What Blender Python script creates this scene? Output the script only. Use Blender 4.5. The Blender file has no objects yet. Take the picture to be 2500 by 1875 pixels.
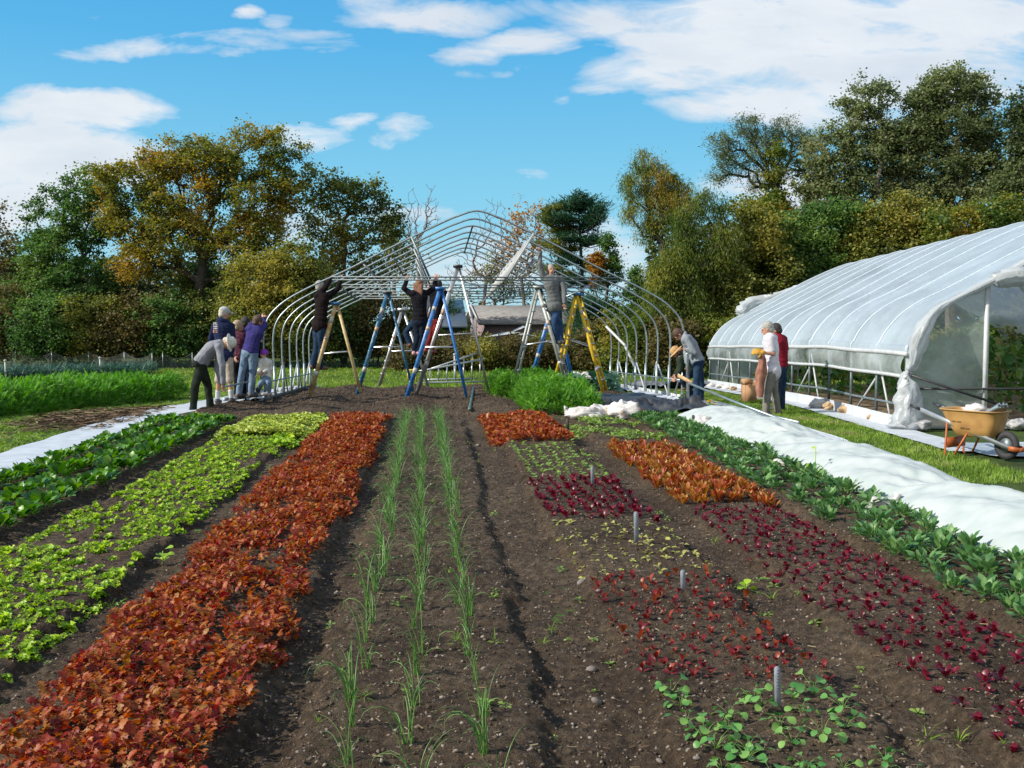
import bpy, math, random
import numpy as np
from mathutils import Vector, Matrix
R = math.radians
rng = np.random.default_rng(7)
random.seed(7)
scene = bpy.context.scene
COL = scene.collection

# ---------------------------------------------------------------- camera geometry
YAW, PITCH, FOC, HC = R(4.47), R(3.71), 2430.6, 1.65
CAM = np.array([0, 0, HC])
Rt = np.array([math.cos(YAW), -math.sin(YAW), 0])
Fh = np.array([math.sin(YAW), math.cos(YAW), 0])
Fd = Fh * math.cos(PITCH) + np.array([0, 0, -math.sin(PITCH)])
Ud = np.cross(Rt, Fd)

def terrain(x, y):
    x = np.asarray(x, float); y = np.asarray(y, float)
    t = np.clip(y - 17.5, 0, 14.5)
    z = -0.031 * (np.sqrt(t * t + 1.0) - 1.0)
    g = np.clip((x - 5.4) / 2.0, 0, 1) * np.clip((24 - y) / 3, 0, 1) * 0.0
    return z + g

def P(u, v, D):
    """point at camera depth D seen at pixel (u, v) of the 2500 px photograph"""
    return CAM + Fd * D + Rt * ((u - 1250) / FOC * D) + Ud * ((937.5 - v) / FOC * D)

def G(u, v, h=0.0):
    """point on the terrain (height h above it) seen at pixel (u, v)"""
    d = Fd + Rt * ((u - 1250) / FOC) + Ud * ((937.5 - v) / FOC)
    z = 0.0
    for _ in range(30):
        t = (z + h - HC) / d[2]
        p = CAM + d * t
        z = 0.5 * z + 0.5 * float(terrain(p[0], p[1]))
    return p

def depth(p):
    return float(np.dot(np.asarray(p) - CAM, Fd))

def Q(u, v, D):            # the same with coordinates read at 2212 px width
    return P(u * 1.1302, v * 1.1302, D)

def GQ(u, v, h=0.0):
    return G(u * 1.1302, v * 1.1302, h)

# ---------------------------------------------------------------- noise
def _hash(ix, iy, seed):
    h = (ix.astype(np.int64) * 374761393 + iy.astype(np.int64) * 668265263 + seed * 1274126177) & 0xffffffff
    h = ((h ^ (h >> 13)) * 1274126177) & 0xffffffff
    h = h ^ (h >> 16)
    return (h & 0xffffff) / float(0xffffff)

def vnoise(x, y, seed=0):
    x = np.asarray(x, float); y = np.asarray(y, float)
    ix = np.floor(x); iy = np.floor(y)
    fx = x - ix; fy = y - iy
    fx = fx * fx * (3 - 2 * fx); fy = fy * fy * (3 - 2 * fy)
    a = _hash(ix, iy, seed); b = _hash(ix + 1, iy, seed)
    c = _hash(ix, iy + 1, seed); d = _hash(ix + 1, iy + 1, seed)
    return (a * (1 - fx) + b * fx) * (1 - fy) + (c * (1 - fx) + d * fx) * fy

def fbm(x, y, seed=0, o=4):
    s = 0; a = 0.5; f = 1.0
    for i in range(o):
        s = s + a * (vnoise(x * f, y * f, seed + i * 17) - 0.5); a *= 0.5; f *= 2.1
    return s

# ---------------------------------------------------------------- materials
MATS = {}
def newmat(name):
    m = bpy.data.materials.new(name); m.use_nodes = True
    nt = m.node_tree; nt.nodes.clear()
    return m, nt, nt.nodes, nt.links

def _ramp(nt, cols, fac, interp='LINEAR'):
    r = nt.nodes.new('ShaderNodeValToRGB'); r.color_ramp.interpolation = interp
    e = r.color_ramp.elements
    n = len(cols)
    for i, c in enumerate(cols):
        p = c[1] if isinstance(c[0], (tuple, list)) else i / max(1, n - 1)
        cc = c[0] if isinstance(c[0], (tuple, list)) else c
        if i < 2: el = e[i]; el.position = p
        else: el = e.new(p)
        el.color = (*cc, 1)
    nt.links.new(fac, r.inputs[0])
    return r.outputs[0]

def mat_leaf(name, cols, transl=0.35, rough=0.5, tint=None, spec=0.4, var=0.0, clump=0.0):
    """leaves: colour from the per-leaf random attribute, light through the blade"""
    if name in MATS: return MATS[name]
    m, nt, N, L = newmat(name)
    at = N.new('ShaderNodeAttribute'); at.attribute_name = 'rnd'
    fac = at.outputs['Fac']
    if clump > 0:
        tc = N.new('ShaderNodeTexCoord'); nz = N.new('ShaderNodeTexNoise')
        nz.inputs['Scale'].default_value = clump; nz.inputs['Detail'].default_value = 2
        L.new(tc.outputs['Object'], nz.inputs['Vector'])
        ma = N.new('ShaderNodeMath'); ma.operation = 'MULTIPLY_ADD'
        L.new(nz.outputs[0], ma.inputs[0]); ma.inputs[1].default_value = 1.9; ma.inputs[2].default_value = -0.95
        mb = N.new('ShaderNodeMath'); mb.operation = 'MULTIPLY_ADD'; mb.use_clamp = True
        L.new(fac, mb.inputs[0]); mb.inputs[1].default_value = 0.55
        mc = N.new('ShaderNodeMath'); mc.operation = 'ADD'; L.new(ma.outputs[0], mc.inputs[0]); mc.inputs[1].default_value = 0.22
        L.new(mc.outputs[0], mb.inputs[2])
        fac = mb.outputs[0]
    col = _ramp(nt, cols, fac)
    pb = N.new('ShaderNodeBsdfPrincipled'); pb.inputs['Roughness'].default_value = rough
    pb.inputs['Specular IOR Level'].default_value = spec
    L.new(col, pb.inputs['Base Color'])
    tr = N.new('ShaderNodeBsdfTranslucent')
    hs = N.new('ShaderNodeHueSaturation'); hs.inputs['Saturation'].default_value = 1.15
    hs.inputs['Value'].default_value = 1.5
    L.new(col, hs.inputs['Color']); L.new(hs.outputs[0], tr.inputs['Color'])
    mx = N.new('ShaderNodeMixShader'); mx.inputs[0].default_value = transl
    L.new(pb.outputs[0], mx.inputs[1]); L.new(tr.outputs[0], mx.inputs[2])
    out = N.new('ShaderNodeOutputMaterial'); L.new(mx.outputs[0], out.inputs[0])
    MATS[name] = m
    return m

def mat(name, col, rough=0.6, metal=0.0, col2=None, scale=20.0, bump=0.0, bscale=60.0, spec=0.5, detail=4, thr=(0.35, 0.65), transl=0.0, coord='Object'):
    """general surface: two colours mixed by noise, with bump"""
    if name in MATS: return MATS[name]
    m, nt, N, L = newmat(name)
    pb = N.new('ShaderNodeBsdfPrincipled')
    pb.inputs['Roughness'].default_value = rough; pb.inputs['Metallic'].default_value = metal
    pb.inputs['Specular IOR Level'].default_value = spec
    tc = N.new('ShaderNodeTexCoord')
    c2 = col2 or tuple(c * 0.8 for c in col)
    nz = N.new('ShaderNodeTexNoise'); nz.inputs['Scale'].default_value = scale; nz.inputs['Detail'].default_value = detail
    L.new(tc.outputs[coord], nz.inputs['Vector'])
    c = _ramp(nt, [(col, thr[0]), (c2, thr[1])], nz.outputs[0])
    L.new(c, pb.inputs['Base Color'])
    if bump:
        nb = N.new('ShaderNodeTexNoise'); nb.inputs['Scale'].default_value = bscale; nb.inputs['Detail'].default_value = 5
        L.new(tc.outputs[coord], nb.inputs['Vector'])
        bp = N.new('ShaderNodeBump'); bp.inputs['Strength'].default_value = bump; bp.inputs['Distance'].default_value = 0.02
        L.new(nb.outputs[0], bp.inputs['Height']); L.new(bp.outputs[0], pb.inputs['Normal'])
    out = N.new('ShaderNodeOutputMaterial')
    if transl:
        tr = N.new('ShaderNodeBsdfTranslucent'); L.new(c, tr.inputs['Color'])
        mx = N.new('ShaderNodeMixShader'); mx.inputs[0].default_value = transl
        L.new(pb.outputs[0], mx.inputs[1]); L.new(tr.outputs[0], mx.inputs[2]); L.new(mx.outputs[0], out.inputs[0])
    else:
        L.new(pb.outputs[0], out.inputs[0])
    MATS[name] = m
    return m

# ---------------------------------------------------------------- mesh building
def mesh_np(name, V, F, mats, rnd=None, smooth=False, mi=None):
    """V (n,3); F list of (m,k) int arrays; mi list of per-array material index (int or array)"""
    V = np.asarray(V, np.float32)
    me = bpy.data.meshes.new(name)
    F = [np.asarray(f, np.int32) for f in F]
    keep = [i for i, f in enumerate(F) if len(f)]
    mi = mi if mi is not None else [0] * len(F)
    F2 = [F[i] for i in keep]; mi2 = [mi[i] for i in keep]
    me.vertices.add(len(V)); me.vertices.foreach_set('co', V.ravel())
    lv = np.concatenate([f.ravel() for f in F2])
    ks = np.concatenate([np.full(len(f), f.shape[1], np.int32) for f in F2])
    st = np.concatenate([[0], np.cumsum(ks)[:-1]]).astype(np.int32)
    me.loops.add(len(lv)); me.loops.foreach_set('vertex_index', lv)
    me.polygons.add(len(ks)); me.polygons.foreach_set('loop_start', st)
    mm = np.concatenate([np.full(len(f), m, np.int32) if np.isscalar(m) else np.asarray(m, np.int32) for f, m in zip(F2, mi2)])
    me.polygons.foreach_set('material_index', mm)
    if smooth: me.polygons.foreach_set('use_smooth', np.ones(len(ks), bool))
    me.update(calc_edges=True)
    if rnd is not None:
        a = me.attributes.new('rnd', 'FLOAT', 'POINT'); a.data.foreach_set('value', np.asarray(rnd, np.float32))
    for m in (mats if isinstance(mats, (list, tuple)) else [mats]): me.materials.append(m)
    return me

class MB:
    """collects shapes and links them as ONE mesh object"""
    def __init__(s): s.V = []; s.F = {3: [], 4: []}; s.n = 0; s.R = []
    def add(s, V, F, mi=0, rnd=None):
        V = np.asarray(V, float).reshape(-1, 3)
        if not isinstance(F, list): F = [F]
        for f in F:
            f = np.asarray(f, int)
            if len(f) == 0: continue
            s.F[f.shape[1]].append((f + s.n, mi))
        s.V.append(V); s.n += len(V)
        r = random.random() if rnd is None else rnd
        s.R.append(np.full(len(V), r) if np.isscalar(r) else np.asarray(r))
        return s
    def box(s, c, size, rot=None, mi=0):
        h = np.array(size, float) / 2
        V = np.array([[x, y, z] for x in (-1, 1) for y in (-1, 1) for z in (-1, 1)], float) * h
        if rot is not None: V = V @ np.asarray(rot, float).T
        F = [[0, 1, 3, 2], [4, 6, 7, 5], [0, 4, 5, 1], [2, 3, 7, 6], [0, 2, 6, 4], [1, 5, 7, 3]]
        return s.add(V + np.array(c, float), np.array(F), mi)
    def beam(s, p0, p1, w, t, side=(0, 0, 1), mi=0):
        """bar from p0 to p1, w wide across `side`-ish, t thick"""
        p0 = np.array(p0, float); p1 = np.array(p1, float)
        d = p1 - p0; l = np.linalg.norm(d); d = d / l
        a = np.array(side, float); a = a - d * a.dot(d); a /= np.linalg.norm(a)
        b = np.cross(d, a)
        return s.box((p0 + p1) / 2, (w, t, l), np.stack([a, b, d], 1), mi)
    def tube(s, pts, r, n=8, cap=True, mi=0, rnd=None):
        pts = np.asarray(pts, float); m = len(pts)
        r = np.full(m, r, float) if np.isscalar(r) else np.asarray(r, float)
        T = np.gradient(pts, axis=0); T /= np.linalg.norm(T, axis=1)[:, None] + 1e-12
        a = np.cross(T[0], [0, 0, 1.0]);
        if np.linalg.norm(a) < 1e-3: a = np.cross(T[0], [1.0, 0, 0])
        a /= np.linalg.norm(a)
        V = []
        ang = np.linspace(0, 2 * np.pi, n, endpoint=False)
        for i in range(m):
            a = a - T[i] * a.dot(T[i]); a /= np.linalg.norm(a) + 1e-12
            b = np.cross(T[i], a)
            V.append(pts[i] + r[i] * (np.cos(ang)[:, None] * a + np.sin(ang)[:, None] * b))
        V = np.concatenate(V)
        i = np.arange(m - 1)[:, None] * n; j = np.arange(n)[None, :]; k = (j + 1) % n
        F = np.stack([i + j, i + k, i + n + k, i + n + j], -1).reshape(-1, 4)
        Fs = [F]
        if cap:
            V = np.concatenate([V, pts[:1], pts[-1:]])
            c0, c1 = m * n, m * n + 1
            jj = np.arange(n); kk = (jj + 1) % n
            Fs.append(np.concatenate([np.stack([kk, jj, np.full(n, c0)], 1), np.stack([(m - 1) * n + jj, (m - 1) * n + kk, np.full(n, c1)], 1)]))
        return s.add(V, Fs, mi, rnd)
    def ball(s, c, rad, rot=None, nu=12, nv=8, mi=0, noise=0, seed=0):
        th = np.linspace(0, np.pi, nv + 1)[1:-1]; ph = np.linspace(0, 2 * np.pi, nu, endpoint=False)
        V = np.array([[math.sin(t) * math.cos(p), math.sin(t) * math.sin(p), math.cos(t)] for t in th for p in ph] + [[0, 0, 1], [0, 0, -1]])
        if noise:
            V = V * (1 + noise * 2 * fbm(V[:, 0] * 1.7 + V[:, 2] * 1.1 + seed, V[:, 1] * 1.7 - V[:, 2] * 1.3 + seed * 2.3, seed))[:, None]
        V = V * np.array(rad if not np.isscalar(rad) else [rad] * 3)
        if rot is not None: V = V @ np.asarray(rot).T
        q = []; t3 = []
        for i in range(nv - 2):
            for j in range(nu):
                k = (j + 1) % nu; q.append([i * nu + j, (i + 1) * nu + j, (i + 1) * nu + k, i * nu + k])
        T = (nv - 1) * nu
        for j in range(nu):
            k = (j + 1) % nu; t3.append([T, j, k]); t3.append([T + 1, (nv - 2) * nu + k, (nv - 2) * nu + j])
        return s.add(V + np.array(c, float), [np.array(q), np.array(t3)], mi)
    def grid(s, PT, mi=0, thick=0):
        """PT (a,b,3) array of points"""
        PT = np.asarray(PT, float); a, b = PT.shape[:2]
        i = np.arange(a - 1)[:, None] * b; j = np.arange(b - 1)[None, :]
        F = np.stack([i + j, i + b + j, i + b + j + 1, i + j + 1], -1).reshape(-1, 4)
        return s.add(PT.reshape(-1, 3), F, mi)
    def mesh(s, name, mats, smooth=False):
        V = np.concatenate(s.V); Fs = []; mi = []
        for k in (3, 4):
            for f, m in s.F[k]: Fs.append(f); mi.append(m)
        return mesh_np(name, V, Fs, mats, np.concatenate(s.R), smooth, mi)
    def build(s, name, mats, parent=None, smooth=False):
        return link(name, s.mesh(name, mats, smooth), parent)

def link(name, me, parent=None):
    o = bpy.data.objects.new(name, me); COL.objects.link(o)
    if parent is not None:
        o.parent = parent
        if me is not None:
            # mesh built in world space: move into the thing's frame
            o.matrix_parent_inverse = Matrix.Translation(-Vector(parent.location)) if parent.rotation_euler.z == 0 else Matrix.Identity(4)
    return o

def tag(o, label=None, cat=None, group=None, kind=None):
    if label: o['label'] = label
    if cat: o['category'] = cat
    if group: o['group'] = group
    if kind: o['kind'] = kind
    return o

def thing(name, label, cat, loc=(0, 0, 0), group=None):
    o = bpy.data.objects.new(name, None); COL.objects.link(o)
    o.location = [float(c) for c in loc]; o.empty_display_size = 0.2
    return tag(o, label, cat, group)

def copy_thing(o, loc=None, rz=None, sc=None, label=None):
    c = o.copy(); COL.objects.link(c)
    if loc is not None: c.location = [float(a) for a in loc]
    if rz is not None: c.rotation_euler = (0, 0, rz)
    if sc is not None: c.scale = (sc, sc, sc)
    if label: c['label'] = label
    for ch in o.children:
        d = ch.copy(); COL.objects.link(d); d.parent = c
        for g in ch.children:
            e = g.copy(); COL.objects.link(e); e.parent = d
    return c

def scatter(TV, TF, pos, rot, sc, rnd, keep_list=False):
    """copies of a template mesh at pos (N,3), rot (N,3,3), sc (N,) or (N,3) -> V, [F], rnd"""
    TV = np.asarray(TV, float); n = len(TV); N = len(pos)
    sc = np.asarray(sc, float)
    if sc.ndim == 1: sc = np.repeat(sc[:, None], 3, 1)
    V = TV[None] * sc[:, None, :]
    V = np.einsum('nij,nkj->nki', rot, V) + np.asarray(pos)[:, None, :]
    off = (np.arange(N) * n)[:, None, None]
    F = [(np.asarray(f)[None] + off).reshape(-1, np.asarray(f).shape[1]) for f in TF]
    return V.reshape(-1, 3), F, np.repeat(rnd, n)

def rots(yaw, tilt, roll=None):
    """frames: local +Y is the blade's direction, +Z its upper face; tilt raises Y from horizontal"""
    cy, sy = np.cos(yaw), np.sin(yaw); ct, st = np.cos(tilt), np.sin(tilt)
    Y = np.stack([cy * ct, sy * ct, st], 1)
    X = np.stack([sy, -cy, np.zeros_like(cy)], 1)
    Z = np.cross(X, Y)
    if roll is not None:
        cr, sr = np.cos(roll)[:, None], np.sin(roll)[:, None]
        X, Z = X * cr + Z * sr, Z * cr - X * sr
    return np.stack([X, Y, Z], 2)

def blade(ws, L=1.0, bend=0.5, crease=0.15, ruffle=0.0, thick=None):
    """leaf template: half widths ws along its length; bends down; creased along the midrib"""
    n = len(ws); V = []
    for i, w in enumerate(ws):
        t = i / (n - 1); a = bend * t
        y = L * (math.sin(a) / bend if bend else t) if bend else L * t
        z = -L * ((1 - math.cos(a)) / bend) if bend else 0
        rz = ruffle * (1 if i % 2 else -1) * w
        V += [(-w, y, z + crease * w + rz), (0, y, z), (w, y, z + crease * w - rz)]
    F = []
    for i in range(n - 1):
        a = i * 3; F += [[a, a + 1, a + 4, a + 3], [a + 1, a + 2, a + 5, a + 4]]
    return np.array(V), [np.array(F)]
# ================================================================ world, light, camera
cam_d = bpy.data.cameras.new('camera'); cam = bpy.data.objects.new('camera', cam_d); COL.objects.link(cam)
cam_d.sensor_width = 36; cam_d.lens = 35; cam_d.clip_end = 2000; cam_d.clip_start = 0.05
cam.location = (0, 0, HC); cam.rotation_euler = (R(90) - PITCH, 0, -YAW)
scene.camera = cam

SUN_AZ = np.array([-1.0, -0.20]); SUN_AZ /= np.linalg.norm(SUN_AZ); SUN_EL = R(34)
to_sun = Vector((SUN_AZ[0] * math.cos(SUN_EL), SUN_AZ[1] * math.cos(SUN_EL), math.sin(SUN_EL)))
sd = bpy.data.lights.new('sun', 'SUN'); so = bpy.data.objects.new('sun', sd); COL.objects.link(so)
sd.energy = 5.0; sd.angle = R(0.5); sd.color = (1.0, 0.94, 0.84)
so.rotation_euler = to_sun.to_track_quat('Z', 'Y').to_euler(); so.location = (-20, -5, 20)

w = bpy.data.worlds.new('World'); scene.world = w; w.use_nodes = True
nt = w.node_tree; N = nt.nodes; L = nt.links; N.clear()
def M(op, a, b=None, c=None, clamp=False):
    n = N.new('ShaderNodeMath'); n.operation = op; n.use_clamp = clamp
    for i, x in enumerate((a, b, c)):
        if x is None: continue
        if isinstance(x, (int, float)): n.inputs[i].default_value = x
        else: L.new(x, n.inputs[i])
    return n.outputs[0]
sky = N.new('ShaderNodeTexSky'); sky.sky_type = 'NISHITA'; sky.sun_disc = False
sky.sun_elevation = SUN_EL; sky.sun_rotation = math.atan2(SUN_AZ[0], SUN_AZ[1])
sky.altitude = 100; sky.air_density = 1.2; sky.dust_density = 0.3; sky.ozone_density = 2.0
tint = N.new('ShaderNodeMix'); tint.data_type = 'RGBA'; tint.blend_type = 'MULTIPLY'; tint.inputs[0].default_value = 1.0
L.new(sky.outputs[0], tint.inputs[6]); tint.inputs[7].default_value = (0.85, 1.05, 1.2, 1)
tc = N.new('ShaderNodeTexCoord'); sp = N.new('ShaderNodeSeparateXYZ'); L.new(tc.outputs['Generated'], sp.inputs[0])
X_, Y_, Z_ = sp.outputs
yy = M('MAXIMUM', Y_, 0.02)
gx = M('DIVIDE', X_, yy); gz = M('DIVIDE', Z_, yy)
cv = N.new('ShaderNodeCombineXYZ'); L.new(gx, cv.inputs[0]); L.new(gz, cv.inputs[1])
rz_ = _ramp(nt, [((.40, .72, .86), 0.0), ((.22, .62, .86), .12), ((.085, .46, .83), .26), ((.04, .34, .75), .42), ((.03, .20, .5), 1.0)], Z_)
vm = N.new('ShaderNodeVectorMath'); vm.operation = 'SCALE'; vm.inputs['Scale'].default_value = 8.2; L.new(rz_, vm.inputs[0])
fr = M('MULTIPLY_ADD', Y_, 0.8, 0.45, clamp=True)
bl = N.new('ShaderNodeMix'); bl.data_type = 'RGBA'; L.new(M('MULTIPLY', fr, 0.85), bl.inputs[0]); L.new(tint.outputs[2], bl.inputs[6]); L.new(vm.outputs[0], bl.inputs[7])
def cnoise(sx, sz, detail, rough, off=0, dist=0.0):
    mp = N.new('ShaderNodeMapping'); mp.inputs['Scale'].default_value = (sx, sz, 1); mp.inputs['Location'].default_value = (off, off * .7, 0)
    L.new(cv.outputs[0], mp.inputs[0])
    nz = N.new('ShaderNodeTexNoise'); nz.inputs['Scale'].default_value = 1; nz.inputs['Detail'].default_value = detail
    nz.inputs['Roughness'].default_value = rough; nz.inputs['Distortion'].default_value = dist
    L.new(mp.outputs[0], nz.inputs['Vector']); return nz.outputs[0]
n1 = cnoise(7, 24, 8, 0.62, 3.1, 0.5); n2 = cnoise(2.4, 7, 4, 0.5, 8.4); n3 = cnoise(3.0, 9.0, 5, 0.55, 14.2)
w1 = cnoise(5, 9, 5, 0.55, 21.7); w2 = cnoise(6, 8, 5, 0.55, 33.1)
gxw = M('ADD', gx, M('MULTIPLY', M('SUBTRACT', w1, 0.5), 0.20)); gzw = M('ADD', gz, M('MULTIPLY', M('SUBTRACT', w2, 0.5), 0.075))
def dirq(u, v):
    d = Fd + Rt * ((u * 1.1302 - 1250) / FOC) + Ud * ((937.5 - v * 1.1302) / FOC)
    return d[0] / d[1], d[2] / d[1]
PX = 1.1302 / FOC
CLOUDS = [  # u, v, half width, half height, weight
    (1620, 70, 420, 110, 1.25), (1950, 130, 420, 130, 1.2), (1330, 60, 170, 60, .75), (2130, 30, 200, 90, 1.1),
    (1400, 165, 200, 45, .8), (1640, 225, 260, 55, .9), (1120, 110, 160, 34, 1.0), (960, 30, 280, 50, 1.0), (1080, 30, 130, 40, .8),
    (2170, 210, 60, 60, .9), (1130, 165, 140, 12, .45),
    (150, 232, 215, 42, 1.3), (90, 325, 330, 72, 1.4), (60, 410, 270, 60, 1.1), (40, 480, 200, 60, .8),
    (512, 20, 50, 26, .95), (598, 48, 62, 26, .85), (300, 112, 170, 22, .75), (560, 92, 280, 28, .62), (440, 120, 60, 14, .7), (170, 35, 90, 12, .5), (740, 108, 140, 18, .62),
    (768, 270, 78, 26, .95), (915, 287, 92, 34, .95), (640, 298, 130, 36, .95), (500, 270, 110, 24, .5),
    (1172, 382, 50, 14, .6), (1205, 217, 40, 12, .4), (1000, 580, 330, 75, 1.0), (1320, 520, 150, 75, 1.0), (1370, 450, 130, 30, .45), (640, 520, 170, 80, .8), (880, 460, 130, 40, .8),
    (1650, 430, 260, 60, .8), (1780, 250, 300, 50, .7), (2200, 440, 130, 60, .6), (1230, 450, 60, 18, .3)]
mask = None
for (u, v, ru, rv, wt) in CLOUDS:
    cx, cz = dirq(u, v)
    a = M('MULTIPLY', M('SUBTRACT', gxw, cx), 1 / (ru * PX)); b = M('MULTIPLY', M('SUBTRACT', gzw, cz), 1 / (rv * PX))
    d2 = M('ADD', M('MULTIPLY', a, a), M('MULTIPLY', b, b))
    g = M('MULTIPLY', M('SUBTRACT', 1.0, M('MULTIPLY', d2, 0.62), clamp=True), wt)
    mask = g if mask is None else M('MAXIMUM', mask, g)
# behind and beside the view: unseen bright cloud added to raise the fill light
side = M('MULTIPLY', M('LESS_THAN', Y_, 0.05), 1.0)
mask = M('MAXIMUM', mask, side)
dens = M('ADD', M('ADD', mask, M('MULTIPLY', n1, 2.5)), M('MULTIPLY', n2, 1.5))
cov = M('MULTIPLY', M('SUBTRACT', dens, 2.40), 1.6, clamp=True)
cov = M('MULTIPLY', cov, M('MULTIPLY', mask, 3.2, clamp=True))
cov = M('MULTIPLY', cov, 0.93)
shade = M('MULTIPLY', M('SUBTRACT', M('ADD', n3, M('MULTIPLY', n1, 0.35)), 0.48), 2.2, clamp=True)
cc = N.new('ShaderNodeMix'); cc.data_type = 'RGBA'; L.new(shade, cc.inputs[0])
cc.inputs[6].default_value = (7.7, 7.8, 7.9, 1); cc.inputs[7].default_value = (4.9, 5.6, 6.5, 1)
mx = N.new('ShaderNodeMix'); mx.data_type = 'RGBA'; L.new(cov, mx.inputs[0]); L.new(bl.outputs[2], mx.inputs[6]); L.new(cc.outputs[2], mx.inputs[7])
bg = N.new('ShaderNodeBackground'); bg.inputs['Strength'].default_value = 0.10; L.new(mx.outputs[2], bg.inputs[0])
wo = N.new('ShaderNodeOutputWorld'); L.new(bg.outputs[0], wo.inputs[0])
vs = scene.view_settings; vs.view_transform = 'Standard'; vs.look = 'None'; vs.exposure = 0.32; vs.gamma = 1
scene.cycles.max_bounces = 6; scene.cycles.diffuse_bounces = 4; scene.cycles.glossy_bounces = 3
scene.cycles.transmission_bounces = 4; scene.cycles.transparent_max_bounces = 12
scene.cycles.use_denoising = True

# ================================================================ soil
BEDS = [(-4.35, -3.13), (-2.95, -1.84), (-1.66, -0.66), (-0.52, 0.5), (0.86, 1.82), (2.05, 2.92), (2.98, 3.95)]
FAR_END = 16.2
def bedh(x, y):
    x = np.asarray(x, float); y = np.asarray(y, float)
    wob = 0.10 * (fbm(y * 0.8, x * 0 + 3, 5) * 2) + 0.07 * (fbm(y * 3, x * 2, 15) * 2) + 0.06 * (fbm(y * 9, x * 7, 45) * 2)
    h = 0 * x
    for a, b in BEDS:
        s = 0.10
        e = np.clip((x + wob - a) / s, 0, 1) * np.clip((b - x - wob) / s, 0, 1)
        h = np.maximum(h, e * e * (3 - 2 * e) * 0.06)
    # broad humps under the hoop house
    hf = 0.06 * np.clip(np.cos((x + 0.55) * 2 * np.pi / 1.75), -0.4, 1) + 0.03 + .09 * fbm(x * 2.2, y * 2.2, 66, 3)
    t = np.clip((y - FAR_END) / 1.2, 0, 1)
    return h * (1 - np.clip((y - FAR_END + .8) / .8, 0, 1)) + hf * t * np.clip((x + 4.4) / .5, 0, 1) * np.clip((4.7 - x) / .6, 0, 1)
def soilz(x, y):
    x = np.asarray(x, float); y = np.asarray(y, float)
    b = bedh(x, y)
    r = fbm(x * 9, y * 9, 31, 4)
    c = np.abs(fbm(x * 26, y * 26, 77, 3))
    return terrain(x, y) + 0.018 + b + 0.045 * r + 0.055 * c + 0.035 * fbm(x * 1.3, y * 1.3, 3, 2)

ys = [1.0]
while ys[-1] < 30.0: ys.append(ys[-1] + 0.0125 * max(1.0, ys[-1] / 3.4) ** 1.5)
ys = np.array(ys); xs = np.arange(-5.0, 5.05, 0.017)
XX, YY = np.meshgrid(xs, ys)
ZZ = soilz(XX, YY)
# the tilled earth stops at a ragged edge where the turf begins
eL = -4.55 + 0.12 * fbm(YY * 1.5, YY * 0, 9) + np.clip((YY - 17) / 4, 0, 1) * 0.9
eR = 5.0 - np.clip((YY - 16.2) / 1.5, 0, 1) * 0.6 + 0.15 * fbm(YY * 1.5, YY * 0 + 5, 19)
# a weedy headland crosses between the beds and the tilled floor of the hoop house
eE = 28.6 + 0.5 * fbm(XX, XX * 0, 29)
drop = np.clip((eL - XX) / 0.25, 0, 1) + np.clip((XX - eR) / 0.25, 0, 1) + np.clip((YY - eE) / 0.4, 0, 1)
ZZ = ZZ * (1 - np.clip(drop, 0, 1)) + (terrain(XX, YY) - 0.08) * np.clip(drop, 0, 1)
mb = MB(); mb.grid(np.stack([XX, YY, ZZ], -1).transpose(1, 0, 2))

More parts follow.
